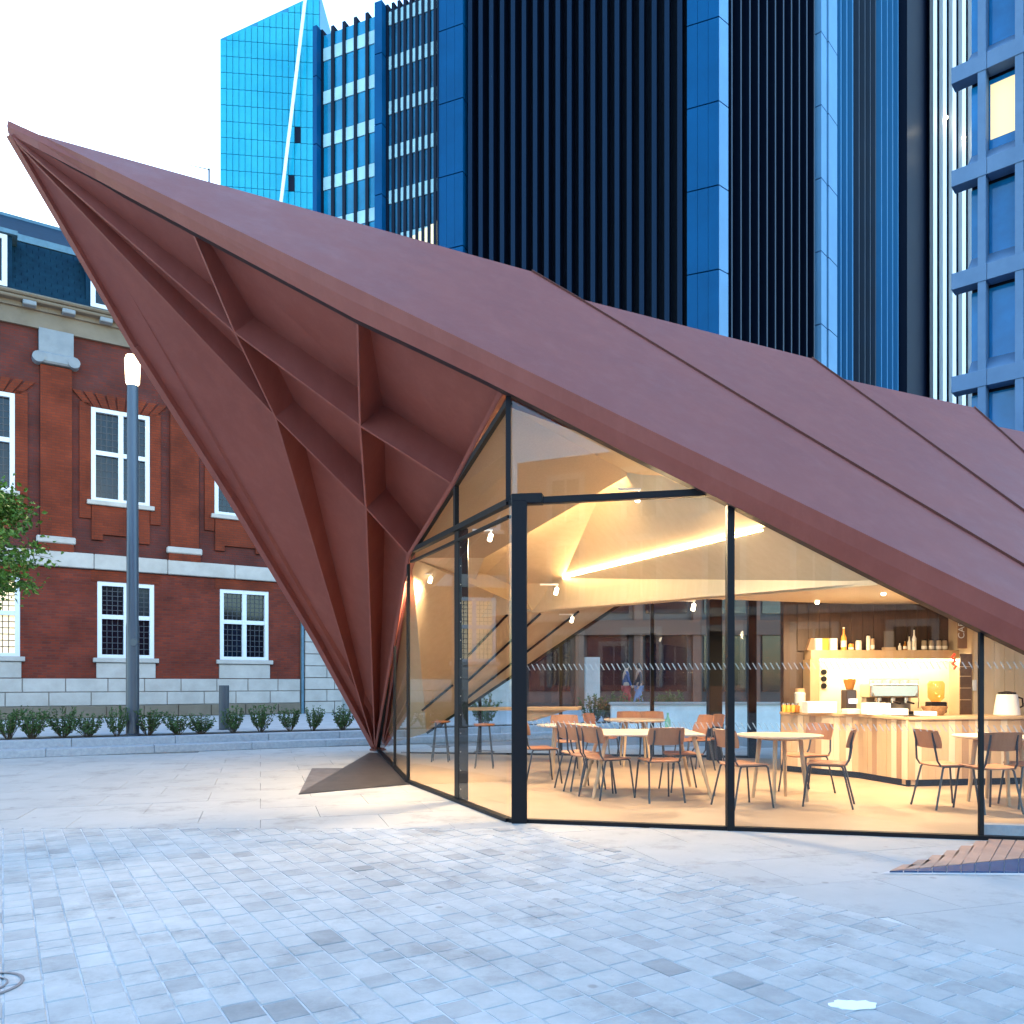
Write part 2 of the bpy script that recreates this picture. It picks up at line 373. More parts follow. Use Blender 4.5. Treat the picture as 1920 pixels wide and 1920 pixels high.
for i, (cy_, q) in enumerate(cnt[:300]):
    b_ = MB(); b_.slab([(p[0], p[1], -.03) for p in q], (0, 0, 1), .03 + random.uniform(-.001, .001))
    o = b_.build('slab', M['slab'], slabbase); set_tone(o.data, [random.uniform(.45, .75)] * len(o.data.polygons))

# two granite steps, planting bed, raised pavement
sa, sb = gr(0, 1423), gr(671, 1398)
sdir = (sb - sa).normalized(); snrm = V(-sdir[1], sdir[0], 0)
def st(t, d, z): return sa + sdir * t + snrm * d + V(0, 0, z)
raised = MB(); raised.slab([st(-14, 1.5, .20), st(46, 1.5, .20), st(46, 30, .20), st(-14, 30, .20)], (0, 0, 1), .09)
struct(raised.build('raised_pavement', M['pave2']))
bed = MB(); bed.slab([st(-14, .72, 0), st(46, .72, 0), st(46, 1.5, 0), st(-14, 1.5, 0)], (0, 0, 1), .27)
struct(bed.build('planting_bed', M['soil']))
steps = MB(); steps.slab([st(-14, .02, -.02), st(46, .02, -.02), st(46, .7, -.02), st(-14, .7, -.02)], (0, 0, 1), .12)
steps = struct(steps.build('plaza_steps', M['step']))
t = -14
while t < 46:
    L = random.choice((1.2, 1.5, 1.8))
    dz = random.uniform(-.002, .002)
    MB().frame(st(t + L / 2, .19, .0725 + dz), sdir * (L / 2 - .004), snrm * .19, V(0, 0, .0725)).build('step_stone', M['step'], steps, bevel=.008)
    MB().frame(st(t + L / 2 + .4, .55, .145 + dz), sdir * (L / 2 - .004), snrm * .17, V(0, 0, .145)).build('step_stone', M['step'], steps, bevel=.008)
    t += L

# dark triangular plates in the paving round the pavilion's foot
foot = MB(); fp = [gr(585, 1441), gr(740, 1441), gr(771, 1471), gr(560, 1490)]
foot.slab([p + V(0, 0, -.02) for p in fp], (0, 0, 1), .027)
tag(foot.build('foot_plate', mat('dark_stone', (.115, .105, .11), rough=.6, var=.25, vscale=6)), 'flat dark grey stone plate in the paving in front of the pavilion foot', 'paving plate')
foot2 = MB(); foot2.poly([p + V(0, 0, .013) for p in (gr(560, 1490), gr(693, 1412), gr(712, 1413), gr(771, 1471))])
foot2.poly([p + V(0, 0, .0) for p in (gr(560, 1490), gr(693, 1412), gr(712, 1413), gr(771, 1471))])
tag(foot2.build('foot_gutter', mat('dark_metal_plate', (.07, .06, .06), rough=.45, metal=.3, var=.25, vscale=5)), 'thin dark metal triangle on the paving pointing at the pavilion foot', 'metal plate')

# sunken blue-tiled channel with brown boards at the right of the terrace
M['bluetile'] = mat('blue_tile', (.002, .034, .11), rough=.6, col2=(.004, .055, .15), vscale=7)
M['board'] = mat('brown_board', (.34, .20, .15), rough=.7, col2=(.44, .28, .21), vscale=4)
ch = thing('drain_channel', 'triangular channel with brown slanting boards and blue tiles beside the last black mullion', 'channel', tuple(gr(1840, 1620)))
pA, pB, pC, pD = gr(1660, 1637), gr(2150, 1600), gr(2150, 1560), gr(1838, 1580)
MB().poly([p + V(0, 0, .004) for p in (gr(1650, 1639), gr(2150, 1645), gr(2150, 1555), gr(1845, 1577))]).build('grout_bed', mat('grout', (.5, .5, .5), rough=.9), ch)
N = 17
for i in range(N):
    xa = 1668 + i * 27; xb = xa + 25
    y0 = lambda x: 1638 - (x - 1660) * .098
    y1 = lambda x: 1637 + (x - 1660) * .004
    MB().slab([gr(xa, y1(xa)) + V(0, 0, .005), gr(xb, y1(xb)) + V(0, 0, .005), gr(xb, y0(xb)) + V(0, 0, .005), gr(xa, y0(xa)) + V(0, 0, .005)], (0, 0, 1), .009).build('blue_tile', M['bluetile'], ch)
    top = lambda x: max(1572.0, 1633 - (x - 1668) * .33)
    xt = xa + 26
    MB().slab([gr(xa + 1, y0(xa) - 1) + V(0, 0, .005), gr(xb + 1, y0(xb) - 1) + V(0, 0, .005), gr(xb + 26, min(top(xt), y0(xb) - 2)) + V(0, 0, .005), gr(xa + 26, min(top(xt), y0(xa) - 2)) + V(0, 0, .005)], (0, 0, 1), .010).build('board', M['board'], ch)
# small flat things on the paving
ptc = gr(1600, 1886); pb = MB(); pts = []
for i in range(22):
    a = i / 22 * 2 * math.pi; r = random.uniform(.75, 1.1)
    pts.append(ptc + V(.10 * r * math.cos(a), .055 * r * math.sin(a), .002))
pb.slab(pts, (0, 0, 1), .004)
tag(pb.build('paint_splash', mat('white_paint', (.82, .82, .82), rough=.7)), 'ragged white splash of paint on the granite setts at bottom right', 'paint splash')
mh = MB(); c0 = gr(-38, 1850); 
for r0, r1 in ((.155, .17), (.10, .108)):
    A = [c0 + V(r1 * math.cos(i / 40 * 2 * math.pi), r1 * math.sin(i / 40 * 2 * math.pi), .005) for i in range(41)]
    B = [c0 + V(r0 * math.cos(i / 40 * 2 * math.pi), r0 * math.sin(i / 40 * 2 * math.pi), .005) for i in range(41)]
    mh.quadstrip(A, B); mh.quadstrip(A, [a + V(0, 0, -.01) for a in A])
tag(mh.build('drain_cover_ring', mat('ring_iron', (.16, .15, .16), rough=.6)), 'round dark metal ring of a drain cover at the lower left edge', 'drain cover')

# ================================================================== PAVILION
pav = thing('pavilion', 'folded rust-brown steel cafe pavilion with glass walls and a pointed upswept roof', 'pavilion', (0, 9, 0))
def FE(px, py): return at(px, py, 7.5 / (1 + .22 * kx(px)))          # the front eave runs in one vertical plane
# ---- fascia band
BB = [(15, 250), (180, 336), (352, 429), (664, 597), (800, 661), (900, 709), (1040, 780), (1181, 853), (1400, 961), (1663, 1095), (1920, 1220), (2250, 1381)]
def lerp_px(tab, x):
    for (x0, y0), (x1, y1) in zip(tab, tab[1:]):
        if x0 <= x <= x1: return y0 + (y1 - y0) * (x - x0) / (x1 - x0)
    (x0, y0), (x1, y1) = tab[-2:]; return y0 + (y1 - y0) * (x - x0) / (x1 - x0)
BT = [(15, 226), (73, 252), (2250, 1305)]
xs = sorted(set([p[0] for p in BB] + [73]))
bot = [at(x, lerp_px(BB, x), 7.5 / (1 + .22 * kx(x)) + (.13 if x > 100 else .02)) for x in xs]; top = [FE(x, lerp_px(BT, x)) for x in xs]
mid = [b.lerp(t_, .5) + V(0, -.02, 0) for b, t_ in zip(bot, top)]
lipw = [0.02 if x == 15 else (.06 if x < 100 else .17) for x in xs]
inn = [b + V(0, w, .02) for b, w in zip(bot, lipw)]
f = MB(); f.quadstrip(top, mid); f.quadstrip(mid, bot)
gu = MB(); gu.quadstrip([b + V(0, .004, .003) for b in bot], inn); gu.quadstrip(inn, [i_ + V(0, .02, .14) for i_ in inn]); gu.build('lip_shade_strip', M['lip_shade'], pav)  # underside lip strip, darkened to draw a shadow line below the fascia
f.poly([bot[0], mid[0], top[0], top[0] + V(0, .03, 0), inn[0]])
f.build('fascia', M['steel'], pav)

# ---- roof facets (folded plates stepping back to the right)
pl1 = plane(FE(73, 252), FE(1500, 942), at(997, 509, 10.2))
q1 = hit(997, 509, pl1); s1e = hit(2250, 1255, pl1)
low1 = [FE(73, 252), FE(700, 555.3), FE(1300, 845.6), FE(1800, 1087.4), FE(2250, 1305)]
up1 = [q1, hit(1094, 566, pl1), hit(1400, 752, pl1), hit(1698, 930, pl1), s1e]
r = MB(); r.poly([low1[0]] + up1[::1] + low1[::-1][:-1]); 
r.build('roof_facet', M['steel'], pav)
n1 = pl1[1] if pl1[1][2] > 0 else -pl1[1]
def facet(off, tilt, poly_px, seam_px):
    n = (n1 + V(*tilt)).normalized(); p0 = hit(seam_px[0], seam_px[1], pl1) - n1 * off
    pl = (p0, n); pts = [hit(x, y, pl) for x, y in poly_px]
    MB().poly(pts).build('roof_facet', M['steel'], pav); return pl, pts
pl2, f2 = facet(.03, (.0, .012, 0), [(1088, 560.5), (1522, 672), (1700, 800), (1920, 959), (2250, 1200), (2250, 1260), (1920, 1064), (1500, 815)], (1300, 690))
pl3, f3 = facet(.06, (0, .024, 0), [(1574, 709), (1826, 764), (1920, 848), (2250, 1140), (2250, 1205), (1920, 963)], (1500, 812))
pl4, f4 = facet(.09, (0, .03, 0), [(1866, 799), (2100, 845), (2250, 960), (2250, 1145), (1920, 852)], (1700, 930))
def seam(pl, pts):
    P_ = [hit(x, y, pl) + n1 * .008 for x, y in pts]
    b_ = MB()
    for a, c in zip(P_, P_[1:]): b_.bar(a, c, .010, .03, up=n1)
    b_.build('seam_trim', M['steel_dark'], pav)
seam(pl1, [(997, 509), (1094, 566), (1400, 752), (1698, 930), (1920, 1062), (2250, 1258)])
seam(pl2, [(1522, 672), (1700, 800), (1920, 959.5), (2250, 1200)])
seam(pl3, [(1826, 764), (1920, 848.5), (2250, 1140)])
# rear slopes close the shell behind the ridge
back = MB()
B0, B1, B2 = V(-2.4, 15.6, .1), V(1.5, 15.4, 3.3), V(10, 13.5, 2.6)
T1 = FE(73, 252)
for q_ in ([T1, B0, B1, q1], [q1, B1, f2[0]], [f2[0], B1, B2, f2[1]], [f2[1], B2, f3[0]], [f3[0], B2, f3[1]], [f3[1], B2, f4[0]], [f4[0], B2, f4[1]]): back.poly(q_)
back.poly([f4[1], B2, V(13, 9, 0), f4[2]])
back.build('rear_roof_slope', M['steel'], pav)

# ---- coffered steel soffit of the leg
Tt = FE(17, 254)
e0 = FE(940, 736) + V(0, .24, .02); BE = at(766, 1040, 10.62); FT = gr(703, 1407)
PU = plane(Tt, e0, BE); PL = plane(Tt, FT, BE)
def up_n(pl): n = pl[1]; return n if n.dot(pl[0] - CAM) > 0 else -n
nU, nL = up_n(PU), up_n(PL)
nd = {}; rc = {}
def node(k, px, py, pl, n, d, p=None):
    nd[k] = p if p is not None else hit(px, py, pl); rc[k] = nd[k] + n * d * .72
nB = (nU + nL).normalized()
node('T', 0, 0, None, nB, .03, Tt); node('BE', 0, 0, None, nB, .55, BE); node('FT', 0, 0, None, nL, .10, FT)
lipat = lambda x: at(x, lerp_px(BB, x), 7.5 / (1 + .22 * kx(x)) + .13) + V(0, .17, .02)
node('C1', 0, 0, None, nU, .16, lipat(352)); node('D1', 0, 0, None, nU, .22, lipat(664)); node('E0', 0, 0, None, nU, .24, lipat(938))
node('AC', 440, 623, PU, nU, .46); node('AD', 675, 798, PU, nU, .6); node('AE', 848, 908, PU, nU, .58)
node('BC', 516, 781, PU, nB, .5); node('BD', 686, 952, PU, nB, .6)
node('Fm', 430, 934, PL, nL, .10); node('F2', 250, 652, PL, nL, .06); node('F3', 590, 1200, PL, nL, .10)
for k in (('T', 'C1', 'AC'), ('C1', 'D1', 'AD', 'AC'), ('D1', 'E0', 'AE', 'AD'), ('T', 'AC', 'BC'), ('AC', 'AD', 'BD', 'BC'), ('AD', 'AE', 'BE', 'BD'),
          ('T', 'BC', 'FT', 'F3', 'Fm', 'F2'), ('BC', 'BD', 'FT'), ('BD', 'BE', 'FT')):
    pts = [rc[i] for i in k]; b_ = MB()
    if len(k) == 6:
        b_.poly([pts[0], pts[1], pts[5]]); b_.poly([pts[5], pts[1], pts[4]]); b_.poly([pts[4], pts[1], pts[3]]); b_.poly([pts[3], pts[1], pts[2]])
    elif len(k) == 4: b_.poly(pts[:3]); b_.poly([pts[0], pts[2], pts[3]])
    else: b_.poly(pts)
    b_.build('soffit_panel', M['steel'], pav)
def rib(keys, w=.022):
    b_ = MB()
    for a, c in zip(keys, keys[1:]):
        pa, pc, ra, rc_ = nd[a], nd[c], rc[a], rc[c]
        s_ = (pc - pa).cross((ra + rc_) / 2 - (pa + pc) / 2).normalized() * w / 2
        b_.slab([pa - s_, pc - s_, rc_ - s_ + (rc_ - pc) * .02, ra - s_ + (ra - pa) * .02], s_, w)
        b_.bar(pa, pc, .026, .008, up=((ra + rc_) / 2 - (pa + pc) / 2))
    return b_.build('rib', M['steel'], pav)
for k in (('T', 'AC', 'AD', 'AE'), ('T', 'BC', 'BD', 'BE'), ('C1', 'AC', 'BC', 'FT'), ('D1', 'AD', 'BD', 'FT'), ('E0', 'AE', 'BE', 'FT')): rib(k, .03 if k[0] != 'E0' else .05)
# outer rim of the leg and its outside skin
rim = MB(); ks = ['T', 'F2', 'Fm', 'F3', 'FT']
for a, c in zip(ks, ks[1:]): rim.bar(nd[a] + nL * .05, nd[c] + nL * .05, .14 if a != 'T' else .10, .12, up=nL)
rim.build('leg_rim', M['steel'], pav)
leg = MB(); leg.poly([Tt + V(0, .1, .1), nd['Fm'] + nL * .2 + V(-.05, .1, 0), FT + V(.15, .35, .05), B0, T1 + V(0, .3, .1)])
leg.build('leg_outer_skin', M['steel'], pav)
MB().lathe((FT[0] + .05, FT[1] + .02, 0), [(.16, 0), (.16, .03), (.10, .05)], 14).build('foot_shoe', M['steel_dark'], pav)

# ---- glazing lines
C0 = V(-.026, 7.76, 0)
gd = V(1, -.22, 0)                                  # front glass runs right and slightly forward
def FG(X, z): return V(X, C0[1] - .215 * (X - C0[0]), z)
GB = V(-1.40, 10.80, 0); GF = V(FT[0] + .1, FT[1] - .15, 0)
TRZ = 3.10
def ztop(X): return 4.16 - .565 * (X - C0[0])
fX = [C0[0], kx(1370) * 7.30, kx(1840) * 6.88, 6.6]
fn = V(.21, .977, 0).normalized()
def pane(pts, parent=pav, m=None):
    n = (pts[1] - pts[0]).cross(pts[2] - pts[0]).normalized()
    return MB().poly(pts).build('glass_pane', m or M['glass'], parent)
Xtr = (4.16 - TRZ) / .565 + C0[0]
p1 = pane([FG(fX[0], .03), FG(fX[1], .03), FG(fX[1], ztop(fX[1])), FG(Xtr, TRZ), FG(fX[0], TRZ)])
p1b = pane([FG(fX[0], TRZ + .03), FG(Xtr - .05, TRZ + .03), FG(fX[0], ztop(fX[0]))])
p2 = pane([FG(fX[1], .03), FG(fX[2], .03), FG(fX[2], ztop(fX[2])), FG(fX[1], ztop(fX[1]))])
p3 = pane([FG(fX[2], .03), FG(fX[3], .03), FG(fX[3], max(.1, ztop(fX[3]))), FG(fX[2], ztop(fX[2]))])
# dashes printed on the front glass
for pn, x0, x1 in ((p1, fX[0] + .12, fX[1]), (p2, fX[1], fX[2]), (p3, fX[2], 5.2)):
    b_ = MB(); x = x0 + .04
    while x < x1 - .04:
        for z in (1.50, .955):
            a = FG(x, z + .03) - fn * .004; c = FG(x + .032, z - .03) - fn * .004
            w = V(.011, -.0024, 0)
            if ztop(x) > z + .2: b_.poly([a, a + w, c + w, c])
        x += .05
    b_.build('printed_dashes', M['frit'], pn)
def post(a, h0, h1, w, name='mullion', d=None):
    a = Vector(a); return MB().box(a[0] - w / 2, a[0] + w / 2, a[1] - (d or w) / 2, a[1] + (d or w) / 2, h0, h1)
b_ = MB(); b_.bar(FG(.07, 0), FG(.07, TRZ), .15, .16, up=(0, 1, 0)); b_.build('corner_post', M['black'], pav, bevel=.006)
b_ = MB(); b_.bar(FG(C0[0] - .01, TRZ), FG(C0[0] - .01, 4.12), .05, .07, up=(0, 1, 0)); b_.build('mullion', M['black'], pav)
for X, w, dd in ((fX[1], .065, .09), (fX[2], .04, .035)):
    b_ = MB(); b_.bar(FG(X, 0), FG(X, ztop(X) + .05), w, dd, up=(0, 1, 0)); b_.build('mullion', M['black'], pav, bevel=.004)
b_ = MB(); b_.bar(FG(C0[0], TRZ), FG(Xtr + .05, TRZ), .07, .065); b_.build('transom', M['black'], pav, bevel=.004)
b_ = MB(); b_.bar(FG(.0, TRZ + .02), FG(.30, TRZ + .015), .12, .10); b_.build('bracket', M['black'], pav, bevel=.01, label='bolted black bracket on the corner post')
b_ = MB(); b_.bar(FG(C0[0], .018), FG(fX[3], .018), .07, .036); b_.build('sill_rail', M['black'], pav)
# left glazing
def G1(s, z): return C0.lerp(GB, s) + V(0, 0, z)
def G2(s, z): return GB.lerp(GF, s) + V(0, 0, z)
zc, zb = 4.08, 3.02
def z1(s): return zc + (zb - zc) * s
def z2(s): return zb * (1 - s) + .1 * s
sm = .445; str_ = (zc - TRZ) / (zc - zb)
pane([G1(.02, .03), G1(sm, .03), G1(sm, TRZ), G1(.02, TRZ)]); pane([G1(0, TRZ), G1(sm, TRZ), G1(sm, z1(sm)), G1(0, zc)])
pane([G1(sm, .03), G1(1, .03), G1(1, zb), G1(str_, TRZ), G1(sm, TRZ)]); pane([G1(sm, TRZ), G1(str_, TRZ), G1(sm, z1(sm))])
sg = .36
pane([G2(0, .03), G2(sg, .03), G2(sg, z2(sg)), G2(0, zb)]); pane([G2(sg, .03), G2(.97, .03), G2(.97, z2(.97)), G2(sg, z2(sg))])
gdir = (GB - C0).normalized()
b_ = MB(); b_.bar(G1(sm, 0) + V(.06, 0, 0), G1(sm, TRZ) + V(.06, 0, 0), .12, .14, up=gdir); po = b_.build('mullion', M['black'], pav, bevel=.005)
bl = MB()
for i in range(14):
    z = .15 + i * .21; c = G1(sm, z) + V(.055, -.072, 0); bl.lathe(c + V(0, 0, -.007), [(.0, 0), (.009, .0), (.009, .012), (0, .012)], 6)
bl.build('bolt_row', mat('bolt_steel', (.5, .42, .33), rough=.3, metal=1), po)
b_ = MB(); b_.bar(G1(sm, TRZ), G1(sm, z1(sm)), .05, .06, up=gdir); b_.build('mullion', M['black'], pav)
b_ = MB(); b_.bar(G1(1, 0), G1(1, zb), .035, .05, up=gdir); b_.build('mullion', M['black'], pav)
b_ = MB(); b_.bar(G2(sg, 0), G2(sg, z2(sg)), .035, .05, up=gdir); b_.build('mullion', M['black'], pav)
b_ = MB(); b_.bar(G1(0, TRZ), G1(str_, TRZ), .07, .06); b_.build('transom', M['black'], pav)
b_ = MB(); b_.bar(G1(0, TRZ - .14), G1(str_ + .03, TRZ - .14), .04, .03); b_.build('transom', M['black'], pav)
b_ = MB(); b_.bar(G1(0, .018), G1(1, .018), .08, .036); b_.bar(G2(0, .016), G2(1, .016), .08, .032); b_.build('sill_rail', M['black'], pav)
b_ = MB(); b_.bar(G1(0, zc) , G1(1, zb), .05, .06); b_.bar(G2(0, zb), G2(1, .1), .05, .06); b_.build('head_rail', M['black'], pav)

# ---- interior floor, ceiling facets, lining
RG = lambda X: V(X, 14.9 - .13 * X, 0)                      # rear glazing line
fl = MB(); fl.slab([FG(0, 0), FG(9, 0), V(9, 13.4, 0), RG(GF[0] + .6), GF + V(.15, -.2, 0), GB], (0, 0, 1), .012)
fl.build('floor', M['floor'], pav)
c0 = at(952, 762, 7.86); c1 = at(1182, 889, 8.6); c2 = at(908, 1046, 10.6); E1 = at(772, 1046, 10.9)
fr = at(1318, 905, 7.5); c3 = at(1452, 983, 7.35); c4 = at(1040, 1084, 12.0); c4b = at(880, 1115, 12.6)
c5 = at(1000, 1146, 12.4); c6 = at(1240, 1126, 10.2); c7 = at(1668, 1090, 7.06); c5b = at(845, 1165, 13)
K0 = at(800, 1374, 14.7); K1 = at(1168, 1130, 14.6)
def ceil(pts, m='lining', nm='ceiling_facet'):
    b_ = MB(); b_.poly(pts); return b_.build(nm, M[m], pav)
ceil([c0, c1, c2, E1], 'perf')
ceil([c0, fr + V(0, 0, .05), c1], 'perf')
U_ = V(0, 0, .10)
def toward(a, b, t, w=.07, u=.045): v = t - (a + b) / 2; v -= (b - a).normalized() * v.dot((b - a).normalized()); return v.normalized() * w + V(0, 0, u)
o1 = toward(c1, c2, (c0 + E1) / 2, .2, .10); o2 = toward(c3, c4, (c5 + c7) / 2, .2, .10)
ceil([c1 + o1, fr + U_, c3 + o2, c4 + o2])
ceil([c1 + o1, c4 + o2, c4b + U_, c2 + o1])
ceil([c3, c7, c6, c5, c4])
ceil([c4, c5, c5b, c4b])
ceil([E1, c2, c4b, c5b])
bw = at(1720, 1136, 11.6)
b_ = MB(); b_.quadstrip([c5b + V(0, 0, .05), c5 + V(0, 0, .05), c6 + V(0, 0, .04), c7 + V(0, 0, .03), at(1960, 1238, 6.65)], [K1 + V(-1.2, 0, .3), K1 + V(0, 0, .35), V(3.6, 13.6, 2.8), V(5.4, 12.36, 2.56), V(9, 12.36, 2.56)])
b_.build('ceiling_facet', M['lining'], pav)
ll = MB(); GFu = GF + V(.15, .05, .12); K1u = K1 + V(0, 0, .02)
for q_ in ((E1, c5, K1u), (E1, K1u, K0), (E1, K0, GFu)): ll.poly(q_)
ll.build('leg_lining', M['lining'], pav)
def lpl(p):                               # lining plane seen at this photo pixel (left or right of its fold)
    return plane(E1, c5, K1u) if (p[1] - 1046) * (1168 - 772) < (p[0] - 772) * (1130 - 1046) else plane(E1, K1u, K0)
# timber lip under the lower ceiling edge
b_ = MB(); b_.bar(c5, c6, .05, .05); b_.bar(c6, c7, .05, .05); b_.build('ceiling_lip', M['lining'], pav)
# dark slots in the lining
lp = plane(E1, K1, K0)
ln2 = lp[1] if lp[1].dot(CAM - E1) > 0 else -lp[1]
b_ = MB()
for a, c in (((868, 1236), (950, 1150)), ((868, 1282), (1012, 1148)), ((868, 1312), (1084, 1144)), ((790, 1330), (848, 1282))):
    b_.bar(hit(a[0], a[1], lpl(a)) + ln2 * .03, hit(c[0], c[1], lpl(c)) + ln2 * .03, .026, .03, up=ln2)
b_.bar(K0, K1, .05, .06); b_.build('lining_slots', M['black'], pav)
# light coves
def strip(a, b, off, nm='light_cove'):
    b_ = MB(); b_.bar(a + off, b + off, .03, .018); return b_.build(nm, M['led'], pav)
strip(c1.lerp(c2, .02), c1.lerp(c2, .97), toward(c1, c2, (c0 + E1) / 2)); strip(c3.lerp(c4, .04), c3.lerp(c4, .95), toward(c3, c4, (c5 + c7) / 2))
MB().frame(FG(5.4, .06) + V(0, .12, 0), V(1.3, -.28, 0), V(.01, .05, 0), V(0, 0, .06)).build('plinth', M['portland'] if 'portland' in M else M['step'], pav)
# rear glazing
rx = [-2.0, -.6, .9, 2.55, 4.3]
for a, c in zip(rx, rx[1:]):
    za = min(3.2, max(.3, .3 + (a + 2.0) * .75)); zb_ = min(3.2, max(.3, .3 + (c + 2.0) * .75))
    pane([RG(a) + V(0, 0, .03), RG(c) + V(0, 0, .03), RG(c) + V(0, 0, zb_), RG(a) + V(0, 0, za)], m=M['glass_back'])
    b_ = MB(); b_.bar(RG(c), RG(c) + V(0, 0, zb_), .06 if c < 4 else .14, .1, up=(0, 1, 0)); b_.build('mullion', M['black'], pav)
b_ = MB(); b_.bar(RG(-2.1) + V(0, 0, .02), RG(4.4) + V(0, 0, .02), .06, .04); b_.build('sill_rail', M['black'], pav)
b_ = MB(); b_.bar(RG(3.5) - V(0, .6, 0), RG(3.5) + V(0, -.6, 2.9), .22, .22, up=(0, 1, 0)); b_.build('column', M['black'], pav)

# ================================================================== BRICK BUILDING (left)
bo, bu, bn = V(-11, 25, 0), V(.8311, .5561, 0), V(.5561, -.8311, 0)
def bt(px): k = kx(px); return (25 * k + 11) / (.8311 - .5561 * k)
def bz(px, py): return CAMZ + (HOR - py) / FOC * (25 + .5561 * bt(px))
def BL(t, d, z): return bo + bu * t + bn * d + V(0, 0, z)
M['brick_red'] = brickmat('orange_red_brick', (.155, .026, .009), (.12, .021, .009), (.09, .026, .016), bu)
M['brick_dark'] = brickmat('purple_brown_brick', (.072, .021, .019), (.11, .021, .014), (.06, .028, .025), bu)
M['portland'] = mat('portland_stone', (.31, .295, .27), rough=.8, col2=(.41, .39, .365), vscale=1.6, bump=.2)
M['tanstone'] = mat('tan_stone', (.12, .098, .072), rough=.85, col2=(.17, .14, .105), vscale=1.2)
M['shadestone'] = mat('shaded_stone', (.15, .175, .20), rough=.85, col2=(.21, .235, .255), vscale=2)  # darker copy of the portland stone, shade put into its colour
M['white'] = mat('white_painted_timber', (.56, .60, .64), rough=.5)
M['slate'] = mat('slate_roof', (.001, .016, .036), rough=.7, col2=(.003, .028, .055), vscale=5, spec=.1)
M['lead'] = mat('lead_flashing', (.06, .14, .20), rough=.5, var=.2, vscale=6)
M['wglass'] = mat('dark_window_glass', (.002, .004, .009), rough=.08, spec=.3)
M['wglass2'] = mat('blueish_window_glass', (.002, .007, .016), rough=.06, spec=.4, var=.5, vscale=2)
M['wglass3'] = mat('curtained_window_glass', (.005, .009, .016), rough=.2, spec=.25, var=.6, vscale=3, stretch=(4, 4, .4))
M['leading'] = mat('lead_came', (.025, .03, .038), rough=.6)
M['litwin'] = emit('lit_window', (1, .74, .42), .07)
bk = thing('brick_building', 'red brick building with white windows, stone plinth and slate mansard roof behind the lamp post', 'building', tuple(BL(0, 0, .29)))
def bbox(t0, t1, d0, d1, z0, z1, nm, m, parent=None, bevel=0, label=None):
    return MB().frame(BL((t0 + t1) / 2, (d0 + d1) / 2, (z0 + z1) / 2), bu * (t1 - t0) / 2, bn * (d1 - d0) / 2, V(0, 0, (z1 - z0) / 2)).build(nm, M[m] if isinstance(m, str) else m, parent or bk, bevel=bevel, label=label)
tL, tR = -13.0, bt(562)
zPl = 1.48; zS0, zS1 = bz(280, 1075), bz(280, 1048); zC0 = bz(120, 620); zC1 = bz(120, 563)
tc2, tc3 = (bt(183) + bt(288)) / 2, (bt(413) + bt(502)) / 2; dpt = tc3 - tc2
gz0, gz1 = bz(235, 1234), bz(235, 1093); uz0, uz1 = bz(225, 944), bz(225, 772); tu = (bt(168) + bt(283)) / 2
def wall_open(t0, t1, z0, z1_, wins, wz0, wz1, d0, d1, nm, m):     # a wall layer with real window openings
    b_ = MB()
    def rect(a, b, c, d): b_.frame(BL((a + b) / 2, (d0 + d1) / 2, (c + d) / 2), bu * (b - a) / 2, bn * (d1 - d0) / 2, V(0, 0, (d - c) / 2))
    t = t0
    for a, b in wins: rect(t, a, z0, z1_); rect(a, b, z0, wz0); rect(a, b, wz1, z1_); t = b
    rect(t, t1, z0, z1_); return b_.build(nm, m, bk)
GW = [(tc - .79, tc + .79) for tc in (tc2 - 2 * dpt, tc2 - dpt, tc2, tc3)]; UW = [(tc - .81, tc + .81) for tc in (tu - 2 * dpt, tu - dpt, tu, tu + dpt)]
bbox(tL, tR, -6, -.30, .0, zC0 + .1, 'wall', 'brick_dark')
wall_open(tL, tR, zPl - .1, zS0 + .1, GW, gz0, gz1, -.30, .03, 'wall', brickmat('red_brown_brick', (.16, .026, .012), (.10, .020, .013), (.09, .032, .024), bu))
wall_open(tL, tR, zS0 + .1, zC0 + .1, UW, uz0, uz1, -.30, -.02, 'wall', M['brick_dark'])
# plinth: stone blocks in three courses
rows = [(.29, .66), (.66, 1.07), (1.07, 1.48)]
for r_, (z0, z1_) in enumerate(rows):
    t = tL + (.5 if r_ % 2 else 0) * 1.05
    while t < tR:
        L = 1.05 * random.uniform(.93, 1.07); e = min(t + L, tR)
        if e > -6.5 and e - t > .15: bbox(t + .011, e - .011, -.02, .09 + random.uniform(0, .012) + (.03 if r_ == 0 else 0), z0 + .011, z1_ - .011, 'plinth_block', 'portland' if r_ else 'tanstone', bevel=.012)
        t = e
bbox(-7, tR, -.02, .06, .29, 1.47, 'plinth_joints', mat('plinth_joint', (.20, .18, .16), rough=.95))
# quoin pier at the right end
for i in range(9):
    z0 = .29 + i * .41
    for j, (ta, tb) in enumerate(((tR + .15, tR + .92), (tR + .94, tR + 1.5)) if i % 2 else ((tR + .15, tR + 1.2), (tR + 1.22, tR + 1.5))):
        bbox(ta, tb, -.3, .12, z0 + .01, z0 + .40, 'quoin_block', 'portland', bevel=.012)
bbox(tR, tR + 1.5, -6, .02, .0, zC0, 'wall', 'tanstone'); bbox(tR + 1.5, tR + 14, -6, -.3, 0, zC0, 'wall', 'portland')
b_ = MB(); b_.tube([BL(tR + .06, .12, .29), BL(tR + .06, .12, zS0)], .05, 10); b_.build('drain_pipe', M['lead'], bk, smooth=True)
